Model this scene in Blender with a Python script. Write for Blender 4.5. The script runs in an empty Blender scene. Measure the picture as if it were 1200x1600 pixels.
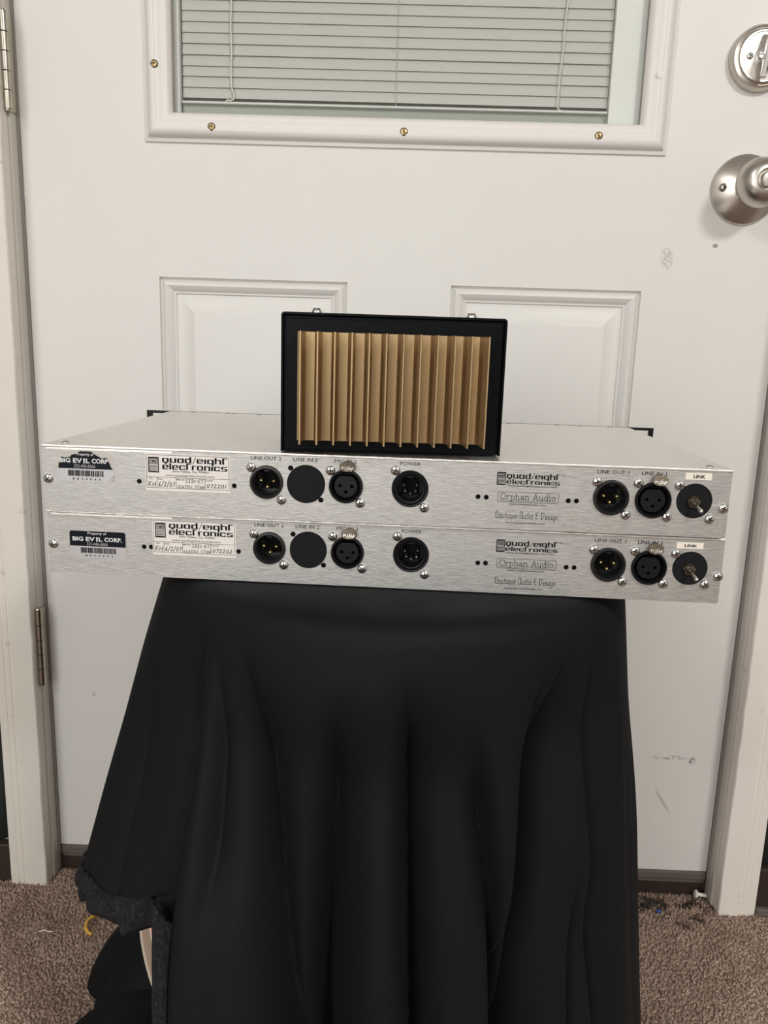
import bpy, bmesh, math, random
import numpy as np
from mathutils import Vector, Matrix, noise
PI = math.pi
sc = bpy.context.scene
C = sc.collection

# ------------------------------------------------------------------ camera
def make_camera():
    f, yaw, pitch, roll = 1255.98, -0.01839, 0.20571, 0.03156
    loc = Vector((0.46541, -1.0135, 0.74995))
    fw = Vector((math.sin(yaw)*math.cos(pitch), math.cos(yaw)*math.cos(pitch), -math.sin(pitch)))
    r = Vector((math.cos(yaw), -math.sin(yaw), 0)); u = r.cross(fw)
    r2 = r*math.cos(roll)+u*math.sin(roll); u2 = u*math.cos(roll)-r*math.sin(roll)
    cam = bpy.data.cameras.new('camera'); o = bpy.data.objects.new('camera', cam); C.objects.link(o)
    m = Matrix((r2, u2, -fw)).transposed().to_4x4(); m.translation = loc
    o.matrix_world = m
    cam.sensor_fit = 'VERTICAL'; cam.sensor_height = 24.0; cam.lens = f/1600*24.0
    cam.clip_start = 0.02
    sc.camera = o
make_camera()

# ------------------------------------------------------------------ world, lights, exposure
w = bpy.data.worlds.new('world'); sc.world = w; w.use_nodes = True
w.node_tree.nodes['Background'].inputs[0].default_value = (0.9, 0.93, 1.0, 1)
w.node_tree.nodes['Background'].inputs[1].default_value = 0.3
def area(name, loc, aim, sx, sy, power, col):
    l = bpy.data.lights.new(name, 'AREA'); l.shape = 'RECTANGLE'; l.size = sx; l.size_y = sy
    l.energy = power; l.color = col
    o = bpy.data.objects.new(name, l); C.objects.link(o); o.location = loc
    o.rotation_euler = (Vector(aim)-Vector(loc)).to_track_quat('-Z', 'Y').to_euler()
    return o
area('ceiling_lamp_right', (1.85, -2.55, 2.38), (1.5, -1.8, 0), 0.5, 0.5, 64, (1, .99, .965))
area('ceiling_lamp_left', (-0.60, -2.45, 2.38), (-0.2, -1.9, 0), 0.7, 0.7, 32, (1, .99, .97))
area('rear_fill_light', (-0.15, -3.5, 1.05), (0.35, 0, .65), 2.8, 1.3, 50, (1, 1, .985))  # unseen soft fill added behind the camera to lift the lower door
sc.view_settings.view_transform = 'Standard'; sc.view_settings.look = 'None'
sc.view_settings.exposure = -0.08; sc.view_settings.gamma = 1; sc.view_settings.use_curve_mapping = False

# ------------------------------------------------------------------ materials
def mat(name, col, rough=.5, metal=0, spec=.5):
    m = bpy.data.materials.new(name); m.use_nodes = True
    b = m.node_tree.nodes['Principled BSDF']
    b.inputs['Base Color'].default_value = (*col, 1); b.inputs['Roughness'].default_value = rough
    b.inputs['Metallic'].default_value = metal; b.inputs['Specular IOR Level'].default_value = spec
    return m
def N(m, t, **kw):
    n = m.node_tree.nodes.new(t)
    for k, v in kw.items(): setattr(n, k, v)
    return n
def L(m, a, b): m.node_tree.links.new(a, b)
def bsdf(m): return m.node_tree.nodes['Principled BSDF']
def noise_tex(m, scale=(1, 1, 1), s=10, detail=3, rough=.6, coord='Object', loc=(0, 0, 0)):
    tc = N(m, 'ShaderNodeTexCoord'); mp = N(m, 'ShaderNodeMapping')
    mp.inputs['Scale'].default_value = scale; mp.inputs['Location'].default_value = loc
    L(m, tc.outputs[coord], mp.inputs[0])
    n = N(m, 'ShaderNodeTexNoise'); n.inputs['Scale'].default_value = s
    n.inputs['Detail'].default_value = detail; n.inputs['Roughness'].default_value = rough
    L(m, mp.outputs[0], n.inputs['Vector']); return n
def ramp(m, src, stops):
    r = N(m, 'ShaderNodeValToRGB'); e = r.color_ramp.elements
    while len(e) < len(stops): e.new(.5)
    for k, (p, c) in zip(e, stops):
        k.position = p; k.color = (*c, 1) if len(c) == 3 else c
    L(m, src, r.inputs[0]); return r
def bump(m, src, strength=.3, dist=.001):
    b = N(m, 'ShaderNodeBump'); b.inputs['Strength'].default_value = strength; b.inputs['Distance'].default_value = dist
    L(m, src, b.inputs['Height']); L(m, b.outputs[0], bsdf(m).inputs['Normal']); return b
def mixc(m, fac, a, b):
    x = N(m, 'ShaderNodeMix', data_type='RGBA')
    for s, v in ((0, fac), (6, a), (7, b)):
        if hasattr(v, 'links'): L(m, v, x.inputs[s])
        elif isinstance(v, tuple): x.inputs[s].default_value = (*v, 1)
        else: x.inputs[s].default_value = v
    return x.outputs[2]
def mth(m, op, a, b=None, c=None):
    x = N(m, 'ShaderNodeMath', operation=op)
    for i, v in enumerate((a, b, c)):
        if v is None: continue
        if hasattr(v, 'links'): L(m, v, x.inputs[i])
        else: x.inputs[i].default_value = v
    return x.outputs[0]
def spot(m, cx, cz, rx, rz, ang=0, soft=.5, ns=200, thr=.5):
    """mask of a worn spot on a vertical face, object coordinates"""
    tc = N(m, 'ShaderNodeTexCoord'); sp = N(m, 'ShaderNodeSeparateXYZ'); L(m, tc.outputs['Object'], sp.inputs[0])
    dx = mth(m, 'SUBTRACT', sp.outputs[0], cx); dz = mth(m, 'SUBTRACT', sp.outputs[2], cz)
    c, s = math.cos(ang), math.sin(ang)
    u = mth(m, 'DIVIDE', mth(m, 'ADD', mth(m, 'MULTIPLY', dx, c), mth(m, 'MULTIPLY', dz, s)), rx)
    v = mth(m, 'DIVIDE', mth(m, 'SUBTRACT', mth(m, 'MULTIPLY', dz, c), mth(m, 'MULTIPLY', dx, s)), rz)
    d = mth(m, 'SQRT', mth(m, 'ADD', mth(m, 'MULTIPLY', u, u), mth(m, 'MULTIPLY', v, v)))
    e = mth(m, 'MULTIPLY', mth(m, 'SUBTRACT', 1.0, d), 1/soft)
    e = mth(m, 'MINIMUM', mth(m, 'MAXIMUM', e, 0.0), 1.0)
    n = noise_tex(m, s=ns, detail=2)
    k = mth(m, 'MINIMUM', mth(m, 'MAXIMUM', mth(m, 'MULTIPLY', mth(m, 'SUBTRACT', n.outputs[0], thr), 8), 0.0), 1.0)
    return mth(m, 'MULTIPLY', e, k)

# white door paint with scuffs
M_door = mat('door_paint', (.74, .715, .675), .42, 0, .4)
n = noise_tex(M_door, s=9, detail=2); col = mixc(M_door, n.outputs[0], (.765, .752, .718), (.74, .724, .69))
for (cx, cz, rx, rz, an, k, c) in [(.776, .861, .009, .015, .1, .42, .45), (.832, .877, .004, .003, 0, 1, .15), (.826, .874, .006, .0015, 0, .6, .4),
        (.845, .211, .030, .0045, .02, .49, .2), (.877, .207, .006, .008, 0, .42, .2), (.843, .145, .026, .003, -1.0, .3, .5),
        (.79, .115, .02, .002, -.5, .4, .5), (.77, .07, .02, .003, -.4, .45, .5), (.7445, .395, .006, .012, 0, .45, .4), (.058, .27, .004, .003, 0, .4, .4)]:
    f = spot(M_door, cx, cz, rx, rz, an, .5, 260, k if k < 1 else .2)
    col = mixc(M_door, mth(M_door, 'MULTIPLY', f, .8), col, (c, c*.97, c*.9))
L(M_door, col, bsdf(M_door).inputs['Base Color'])
n = noise_tex(M_door, s=260, detail=2); bump(M_door, n.outputs[0], .12, .0006)

M_vinyl = mat('white_plastic_trim', (.80, .77, .73), .38, 0, .45)
n = noise_tex(M_vinyl, (1, 1, .12), s=300, detail=3); bump(M_vinyl, n.outputs[0], .10, .0006)
def casing_mat(name, a, b, stain):
    m = mat(name, a, .5)
    n = noise_tex(m, (1, 1, .5), s=14, detail=4); c = mixc(m, ramp(m, n.outputs[0], [(.45, (0, 0, 0)), (.7, (1, 1, 1))]).outputs[0], a, b)
    n2 = noise_tex(m, s=45, detail=3, loc=(3, 1, 2))
    c = mixc(m, mth(m, 'MULTIPLY', ramp(m, n2.outputs[0], [(.66, (0, 0, 0)), (.72, (1, 1, 1))]).outputs[0], .5), c, stain)
    L(m, c, bsdf(m).inputs['Base Color'])
    n3 = noise_tex(m, s=90, detail=3); bump(m, n3.outputs[0], .25, .001); return m
M_cas_l = casing_mat('casing_paint_left', (.75, .71, .645), (.79, .74, .67), (.50, .41, .30))
M_cas_r = casing_mat('casing_paint_right', (.86, .79, .74), (.81, .745, .675), (.62, .54, .40))
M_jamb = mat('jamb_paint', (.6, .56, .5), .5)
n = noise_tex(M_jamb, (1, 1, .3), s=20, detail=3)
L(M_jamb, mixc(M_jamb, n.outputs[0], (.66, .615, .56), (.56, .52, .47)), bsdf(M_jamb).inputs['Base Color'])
M_gasket = mat('dark_gasket', (.27, .25, .23), .6)
M_slat = mat('blind_slat', (.61, .595, .565), .5)
M_rail = mat('blind_rail', (.80, .80, .77), .35)
M_spacer = mat('white_spacer', (.86, .85, .83), .45)
M_cord = mat('white_cord', (.82, .81, .77), .6)
M_brass = mat('brass_screw', (.45, .33, .16), .35, .9)
M_dark = mat('screw_slot_black', (.01, .009, .008), .7)

# glass
M_glass = bpy.data.materials.new('window_glass'); M_glass.use_nodes = True
nt = M_glass.node_tree; nt.nodes.clear()
out = nt.nodes.new('ShaderNodeOutputMaterial'); tr = nt.nodes.new('ShaderNodeBsdfTransparent'); gl = nt.nodes.new('ShaderNodeBsdfGlossy')
mx = nt.nodes.new('ShaderNodeMixShader')
tr.inputs[0].default_value = (.975, .985, .975, 1); gl.inputs['Roughness'].default_value = .02
mx.inputs[0].default_value = .04; nt.links.new(tr.outputs[0], mx.inputs[1]); nt.links.new(gl.outputs[0], mx.inputs[2]); nt.links.new(mx.outputs[0], out.inputs[0])

def brushed(name, a, b, rough=.42, metal=.85, sc_=(55, 200, 900), bs=.5):
    m = mat(name, a, rough, metal)
    n = noise_tex(m, sc_, s=1.6, detail=5, rough=.75)
    L(m, mixc(m, ramp(m, n.outputs[0], [(.36, (0, 0, 0)), (.64, (1, 1, 1))]).outputs[0], a, b), bsdf(m).inputs['Base Color'])
    n2 = noise_tex(m, (sc_[0]*2.5, sc_[1]*2, sc_[2]*2), s=2, detail=3)
    bump(m, n2.outputs[0], bs, .0003)
    r = mth(m, 'MULTIPLY_ADD', n.outputs[0], .22, rough-.11); L(m, r, bsdf(m).inputs['Roughness'])
    return m
M_alu = brushed('brushed_aluminium_dimmed', (.375, .37, .355), (.60, .59, .565))  # rear-panel metal, base colour darkened to hold back the fill light's reflection
M_alu_top = brushed('brushed_aluminium_lit', (.74, .72, .685), (.90, .88, .84), .36, .85, (55, 700, 700), .45)  # same metal, base colour brightened for the light the cover reflects
M_edge = mat('cut_aluminium_edge', (.75, .72, .68), .3, .9)
M_black = mat('black_plastic', (.006, .006, .007), .4, 0, .22)
M_cavity = mat('black_bakelite_hole_dark', (.002, .002, .003), .6, 0, .1)  # connector inserts; also painted-in dark for screw holes and the hole backing
M_black2 = mat('black_anodised_panel', (.006, .006, .006), .4, 0, .2)
M_blkshine = mat('black_connector_metal', (.012, .012, .013), .3, 0, .35)
M_leather = mat('black_textured_blank', (.008, .008, .009), .6, 0, .15)
n = noise_tex(M_leather, (1, 1, 2.4), s=1100, detail=4); bump(M_leather, n.outputs[0], .6, .0005)
M_gold = mat('gold_pin', (.95, .75, .35), .25, 1)
M_silverpin = mat('silver_pin', (.9, .88, .82), .25, 1)
M_steel = mat('nickel_screw', (.72, .71, .68), .25, 1)
M_tabmetal = mat('nickel_tab', (.50, .46, .40), .32, 1)
n = noise_tex(M_tabmetal, s=500, detail=3); L(M_tabmetal, mixc(M_tabmetal, ramp(M_tabmetal, n.outputs[0], [(.5, (0, 0, 0)), (.7, (1, 1, 1))]).outputs[0], (.10, .08, .06), (.36, .33, .28)), bsdf(M_tabmetal).inputs['Base Color'])
M_satin = mat('satin_nickel', (.56, .52, .47), .32, 1)
n = noise_tex(M_satin, s=900, detail=2); bump(M_satin, n.outputs[0], .05, .0003)
M_chrome = mat('polished_chrome', (.85, .85, .85), .06, 1)
M_hinge = mat('worn_nickel_hinge', (.60, .55, .44), .25, 1)
n = noise_tex(M_hinge, (1, 1, .15), s=260, detail=3); L(M_hinge, mixc(M_hinge, n.outputs[0], (.36, .33, .29), (.68, .63, .52)), bsdf(M_hinge).inputs['Base Color'])
M_paper = mat('white_sticker_paper', (.74, .70, .66), .5)
M_paper2 = mat('cream_tape_label', (.80, .74, .64), .5)
M_foil = mat('silver_foil_sticker', (.50, .49, .50), .38, .35)
M_ink = mat('black_ink', (.006, .006, .009), .5, 0, .15)
M_navy = mat('navy_black_sticker_ink', (.004, .006, .010), .4, 0, .15)
M_inkgrey = mat('grey_ink', (.10, .09, .09), .5)
M_white_ink = mat('silver_lettering', (.62, .62, .62), .4)
M_residue = mat('sticker_residue', (.52, .49, .45), .6, .3)
M_boxblack = mat('black_enamel_box', (.0030, .0038, .0050), .38, 0, .09)
n = noise_tex(M_boxblack, s=700, detail=2); bump(M_boxblack, n.outputs[0], .08, .0003)
M_goldal = mat('gold_anodised_aluminium', (.53, .35, .155), .38, .75)
n = noise_tex(M_goldal, (300, 1, 10), s=1.2, detail=4)
L(M_goldal, mixc(M_goldal, n.outputs[0], (.39, .27, .137), (.52, .375, .21)), bsdf(M_goldal).inputs['Base Color'])
n = noise_tex(M_goldal, s=200, detail=2); bump(M_goldal, n.outputs[0], .05, .0004)
M_rubber = mat('black_rubber', (.02, .02, .02), .7)

M_cloth = mat('black_cloth', (.0060, .0066, .0078), .65, 0, .14)
bsdf(M_cloth).inputs['Sheen Weight'].default_value = .012; bsdf(M_cloth).inputs['Sheen Roughness'].default_value = .45
bsdf(M_cloth).inputs['Sheen Tint'].default_value = (.75, .8, .85, 1)
n = noise_tex(M_cloth, s=900, detail=2); bump(M_cloth, n.outputs[0], .35, .0006)
M_fleece = mat('black_fleece', (.012, .012, .014), .95, 0, .1)
bsdf(M_fleece).inputs['Sheen Weight'].default_value = .05
n = noise_tex(M_fleece, s=300, detail=5, rough=.8); bump(M_fleece, n.outputs[0], 1, .003)
L(M_fleece, ramp(M_fleece, n.outputs[0], [(.40, (.004, .004, .005)), (.55, (.014, .014, .017)), (.70, (.07, .065, .06))]).outputs[0], bsdf(M_fleece).inputs['Base Color'])
M_cream = mat('cream_board', (.48, .38, .28), .6)
M_creamrim = mat('cream_rim', (.55, .46, .36), .5)
M_whitelabel = mat('white_label', (.85, .80, .76), .5)
M_red = mat('orange_red_print', (.65, .13, .05), .5)
M_wood = mat('dark_brown_wood', (.035, .022, .017), .5)
n = noise_tex(M_wood, (1, 1, 14), s=20, detail=4); L(M_wood, mixc(M_wood, n.outputs[0], (.045, .028, .022), (.022, .014, .011)), bsdf(M_wood).inputs['Base Color'])
M_sweep = mat('worn_door_sweep', (.12, .10, .09), .55)
n = noise_tex(M_sweep, (1, 1, 20), s=25, detail=4); L(M_sweep, mixc(M_sweep, n.outputs[0], (.19, .16, .145), (.06, .048, .042)), bsdf(M_sweep).inputs['Base Color'])
M_curtain = mat('dark_green_drape', (.012, .018, .015), .8)
M_wall = mat('wall_paint', (.55, .535, .51), .7)
M_ceil = mat('ceiling_paint', (.75, .74, .72), .8)
M_yellow = mat('orange_plastic', (.75, .42, .06), .45)
M_blue = mat('blue_plastic', (.03, .07, .35), .5)
M_whitepl = mat('white_plastic', (.82, .78, .70), .4)

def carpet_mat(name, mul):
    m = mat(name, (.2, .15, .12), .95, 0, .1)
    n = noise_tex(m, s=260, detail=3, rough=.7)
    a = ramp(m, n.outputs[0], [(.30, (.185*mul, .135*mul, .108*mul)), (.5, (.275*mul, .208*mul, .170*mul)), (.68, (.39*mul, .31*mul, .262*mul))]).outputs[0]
    n2 = noise_tex(m, s=16, detail=3); r2 = ramp(m, n2.outputs[0], [(.35, (.80, .74, .70)), (.65, (1.08, 1.06, 1.02))]).outputs[0]
    x = N(m, 'ShaderNodeMix', data_type='RGBA', blend_type='MULTIPLY'); x.inputs[0].default_value = 1
    L(m, a, x.inputs[6]); L(m, r2, x.inputs[7]); c = x.outputs[2]
    tc = N(m, 'ShaderNodeTexCoord'); sp = N(m, 'ShaderNodeSeparateXYZ'); L(m, tc.outputs['Object'], sp.inputs[0])
    for (cx, cy, rx, ry, k) in [(.835, -.022, .030, .022, .35), (.875, -.045, .05, .035, .5), (.81, -.03, .02, .012, .45), (.9, -.02, .04, .02, .45)]:
        u = mth(m, 'DIVIDE', mth(m, 'SUBTRACT', sp.outputs[0], cx), rx); v = mth(m, 'DIVIDE', mth(m, 'SUBTRACT', sp.outputs[1], cy), ry)
        d = mth(m, 'SQRT', mth(m, 'ADD', mth(m, 'MULTIPLY', u, u), mth(m, 'MULTIPLY', v, v)))
        e = mth(m, 'MINIMUM', mth(m, 'MAXIMUM', mth(m, 'SUBTRACT', 1.0, d), 0.0), 1.0)
        nn = noise_tex(m, s=70, detail=3); kk = mth(m, 'MINIMUM', mth(m, 'MAXIMUM', mth(m, 'MULTIPLY', mth(m, 'SUBTRACT', nn.outputs[0], k), 6), 0.0), 1.0)
        c = mixc(m, mth(m, 'MINIMUM', mth(m, 'MULTIPLY', mth(m, 'MULTIPLY', e, kk), 2.2), .85), c, (.025, .02, .018))
    L(m, c, bsdf(m).inputs['Base Color']); return m
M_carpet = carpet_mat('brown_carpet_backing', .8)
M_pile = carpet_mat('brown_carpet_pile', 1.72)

# ------------------------------------------------------------------ helpers
def thing(name, label=None, cat=None, loc=(0, 0, 0), rz=0, group=None, parent=None):
    o = bpy.data.objects.new(name, None); C.objects.link(o); o.location = loc; o.rotation_euler = (0, 0, rz)
    o.empty_display_size = .02
    if label: o['label'] = label
    if cat: o['category'] = cat
    if group: o['group'] = group
    if parent: o.parent = parent
    return o
def tag(o, label=None, cat=None, group=None, kind=None):
    for k, v in (('label', label), ('category', cat), ('group', group), ('kind', kind)):
        if v: o[k] = v
    return o
def mobj(name, me, mats, parent=None, loc=None, smooth=False):
    if not isinstance(mats, (list, tuple)): mats = [mats]
    if not me.materials:
        for m in mats: me.materials.append(m)
    if smooth:
        me.polygons.foreach_set('use_smooth', [True]*len(me.polygons))
        if smooth != True: me.set_sharp_from_angle(angle=smooth)
    o = bpy.data.objects.new(name, me); C.objects.link(o)
    if parent: o.parent = parent
    if loc: o.location = loc
    return o
def obj(name, bm, mats, parent=None, loc=None, smooth=False):
    me = bpy.data.meshes.new(name); bmesh.ops.recalc_face_normals(bm, faces=bm.faces); bm.to_mesh(me); bm.free()
    return mobj(name, me, mats, parent, loc, smooth)
def struct(o): o['kind'] = 'structure'; return o
def B(): return bmesh.new()
def box(bm, x0, x1, y0, y1, z0, z1, mi=0, bev=0):
    r = bmesh.ops.create_cube(bm, size=1)
    bmesh.ops.transform(bm, verts=r['verts'], matrix=Matrix.Translation(((x0+x1)/2, (y0+y1)/2, (z0+z1)/2)) @ Matrix.Diagonal((x1-x0, y1-y0, z1-z0, 1)))
    fs = set(f for v in r['verts'] for f in v.link_faces)
    for f in fs: f.material_index = mi
    if bev:
        es = set(e for v in r['verts'] for e in v.link_edges)
        q = bmesh.ops.bevel(bm, geom=list(es), offset=bev, segments=2, affect='EDGES', profile=.5)
        for f in q['faces']: f.material_index = mi
    return r['verts']
def lathe(bm, prof, seg=32, axis='-y', at=(0, 0, 0), mi=0, cap=True):
    """prof: (radius, out) pairs; 'out' runs towards the viewer (-y) or up (z)"""
    rings = []
    for r, h in prof:
        ring = []
        for k in range(seg):
            a = 2*PI*k/seg; c, s = math.cos(a)*r, math.sin(a)*r
            p = (at[0]+c, at[1]-h, at[2]+s) if axis == '-y' else (at[0]+c, at[1]+s, at[2]+h)
            ring.append(bm.verts.new(p))
        rings.append(ring)
    for a, b in zip(rings, rings[1:]):
        for k in range(seg):
            f = bm.faces.new((a[k], a[(k+1) % seg], b[(k+1) % seg], b[k])); f.material_index = mi
    if cap:
        if prof[0][0] > 1e-6: bm.faces.new(rings[0]).material_index = mi
        if prof[-1][0] > 1e-6: bm.faces.new(rings[-1]).material_index = mi
    return rings
def tube(bm, pts, r, seg=8, mi=0, rad=None):
    pts = [Vector(p) for p in pts]; rings = []; up = None
    for i, p in enumerate(pts):
        t = (pts[min(i+1, len(pts)-1)]-pts[max(i-1, 0)]).normalized()
        if up is None: up = Vector((0, 0, 1)) if abs(t.z) < .9 else Vector((1, 0, 0))
        s = t.cross(up).normalized(); up = s.cross(t).normalized()
        rr = rad[i] if rad else r
        rings.append([bm.verts.new(p+(s*math.cos(2*PI*k/seg)+up*math.sin(2*PI*k/seg))*rr) for k in range(seg)])
    for a, b in zip(rings, rings[1:]):
        for k in range(seg): bm.faces.new((a[k], a[(k+1) % seg], b[(k+1) % seg], b[k])).material_index = mi
    bm.faces.new(rings[0]).material_index = mi; bm.faces.new(rings[-1]).material_index = mi
def frame_sweep(bm, x0, x1, z0, z1, prof, mi=0, sides='LRTB'):
    """mitred rectangular moulding; prof = (inset from the rectangle, y). Positive inset goes inwards."""
    loops = []
    for s, y in prof:
        loops.append([bm.verts.new(p) for p in ((x0+s, y, z0+s), (x1-s, y, z0+s), (x1-s, y, z1-s), (x0+s, y, z1-s))])
    for a, b in zip(loops, loops[1:]):
        for k in range(4): bm.faces.new((a[k], a[(k+1) % 4], b[(k+1) % 4], b[k])).material_index = mi
    return loops
def rect_face(bm, x0, x1, z0, z1, y, mi=0):
    v = [bm.verts.new(p) for p in ((x0, y, z0), (x1, y, z0), (x1, y, z1), (x0, y, z1))]
    bm.faces.new(v).material_index = mi
def prism(bm, pts, y0, y1, mi=0):
    """polygon in xz extruded along y"""
    a = [bm.verts.new((x, y0, z)) for x, z in pts]; b = [bm.verts.new((x, y1, z)) for x, z in pts]
    n_ = len(pts)
    bm.faces.new(a).material_index = mi; bm.faces.new(b[::-1]).material_index = mi
    for k in range(n_): bm.faces.new((a[k], b[k], b[(k+1) % n_], a[(k+1) % n_])).material_index = mi
def holed_plate(name, w, h, holes, thick, rad=.0015):
    """flat plate in xz (x centred, z from 0) with round holes, thickness along +y from 0"""
    cu = bpy.data.curves.new(name, 'CURVE'); cu.dimensions = '2D'; cu.fill_mode = 'BOTH'; cu.extrude = thick/2; cu.resolution_u = 1
    def spl(pts):
        s = cu.splines.new('POLY'); s.points.add(len(pts)-1)
        for q, p in zip(s.points, pts): q.co = (*p, 0, 1)
        s.use_cyclic_u = True
    c = []
    for cx, cz, a0 in ((w/2-rad, rad, -90), (w/2-rad, h-rad, 0), (-w/2+rad, h-rad, 90), (-w/2+rad, rad, 180)):
        for k in range(5):
            a = math.radians(a0+k*22.5); c.append((cx+rad*math.cos(a), cz+rad*math.sin(a)))
    spl(c)
    for hx, hz, r in holes:
        sg = 40 if r > .004 else 16
        spl([(hx+r*math.cos(2*PI*k/sg), hz+r*math.sin(2*PI*k/sg)) for k in range(sg)])
    o = bpy.data.objects.new(name, cu); C.objects.link(o)
    dg = bpy.context.evaluated_depsgraph_get(); me = bpy.data.meshes.new_from_object(o.evaluated_get(dg))
    bpy.data.objects.remove(o); bpy.data.curves.remove(cu)
    me.transform(Matrix.Translation((0, thick/2, 0)) @ Matrix.Rotation(PI/2, 4, 'X')); me.name = name
    me.materials.clear()
    return me

# --- lettering: meshes lying on a vertical face -------------------------------------------------
_fontcache = {}
def text_mesh(s, bold=0):
    k = (s, bold)
    if k in _fontcache: return _fontcache[k]
    cu = bpy.data.curves.new('t', 'FONT'); cu.body = s; cu.offset = bold; cu.resolution_u = 2
    o = bpy.data.objects.new('t', cu); C.objects.link(o)
    dg = bpy.context.evaluated_depsgraph_get(); me = bpy.data.meshes.new_from_object(o.evaluated_get(dg))
    vs = [(v.co.x, v.co.y) for v in me.vertices]; fs = [tuple(p.vertices) for p in me.polygons]
    bpy.data.objects.remove(o); bpy.data.curves.remove(cu); bpy.data.meshes.remove(me)
    _fontcache[k] = (vs, fs); return vs, fs
def put(bm, vs, fs, x0, x1, z0, z1, y, mi=0, ref=None):
    """fit the outline to the box x0..x1, z0..z1; ref = (ymin, ymax) of the glyphs that box should span"""
    xs = [v[0] for v in vs]; a, b = min(xs), max(xs)
    c, d = ref if ref else (min(v[1] for v in vs), max(v[1] for v in vs))
    V = [bm.verts.new((x0+(v[0]-a)/(b-a)*(x1-x0), y, z0+(v[1]-c)/(d-c)*(z1-z0))) for v in vs]
    for f in fs:
        try: bm.faces.new([V[i] for i in f]).material_index = mi
        except ValueError: pass
def txt(bm, s, x0, x1, z0, z1, y, bold=0, mi=0, ref=None):
    vs, fs = text_mesh(s, bold); put(bm, vs, fs, x0, x1, z0, z1, y, mi, ref)
def rects(bm, rs, y, mi=0):
    for (a, c, b, d) in rs: rect_face(bm, a, b, c, d, y, mi)
def strokes(lines, wd):
    vs, fs = [], []
    for ln in lines:
        for (xa, ya), (xb, yb) in zip(ln, ln[1:]):
            dx, dy = xb-xa, yb-ya; l = math.hypot(dx, dy) or 1; dx, dy = dx/l*wd/2, dy/l*wd/2
            k = len(vs); vs += [(xa-dx-dy, ya-dy+dx), (xb+dx-dy, yb+dy+dx), (xb+dx+dy, yb+dy-dx), (xa-dx+dy, ya-dy-dx)]; fs.append((k, k+1, k+2, k+3))
    return vs, fs
def arc(cx, cy, rx, ry, a0, a1, n_=10): return [(cx+rx*math.cos(math.radians(a0+(a1-a0)*k/n_)), cy+ry*math.sin(math.radians(a0+(a1-a0)*k/n_))) for k in range(n_+1)]
# heavy extended lower-case logo letters built of bars
_L = (0, .1, .3, .9); _R = (.7, .1, 1, .9); _T = (.1, .82, .9, 1); _Bt = (.1, 0, .9, .18); _S = (.7, 0, 1, 1); _S0 = (0, 0, .3, 1)
HEAVY = {'q': [_L, _R, _T, _Bt, (.35, -.28, .75, 0)], 'u': [(0, .1, .3, 1), (.7, 0, 1, 1), _Bt], 'a': [_L, _S, _T, _Bt], 'd': [_L, (.7, 0, 1, 1.38), _T, _Bt],
         'e': [_L, (.72, .5, 1, .9), _T, _Bt, (.2, .42, 1, .56)], 'i': [_S0], 'g': [_L, (.7, -.38, 1, 1), _T, _Bt], 'h': [(0, 0, .3, 1.38), (.7, 0, 1, .9), _T],
         't': [(0, 0, .3, 1.38), (.0, 1.2, .75, 1.38)], 'l': [(0, 0, .3, 1.38)], 'c': [_L, (.72, .68, 1, .9), (.72, .1, 1, .32), _T, _Bt], 'r': [_S0, (.1, .82, .7, 1)],
         'o': [_L, _R, _T, _Bt], 'n': [_S0, (.7, 0, 1, .9), (.1, .82, .9, 1)], 's': [_T, _Bt, (0, .5, .3, .9), (.1, .42, .9, .58), (.7, .1, 1, .5), (0, 0, .2, .18), (.8, .82, 1, 1)]}
def heavy(s):
    vs, fs = [], []; x = 0
    for ch in s:
        if ch == '/':
            k = len(vs); vs += [(x, -.2), (x+.1, -.2), (x+.62, 1.38), (x+.52, 1.38)]; fs.append((k, k+1, k+2, k+3)); x += .66; continue
        for (a, c, b, d) in HEAVY[ch]:
            k = len(vs); vs += [(x+a, c), (x+b, c), (x+b, d), (x+a, d)]; fs.append((k, k+1, k+2, k+3))
        x += {'i': .3, 'l': .3, 't': .75, 'r': .7}.get(ch, 1)+.13
    return vs, fs
def sf(x, y, w_=.16): return [(x-w_, y), (x+w_, y)]
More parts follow.
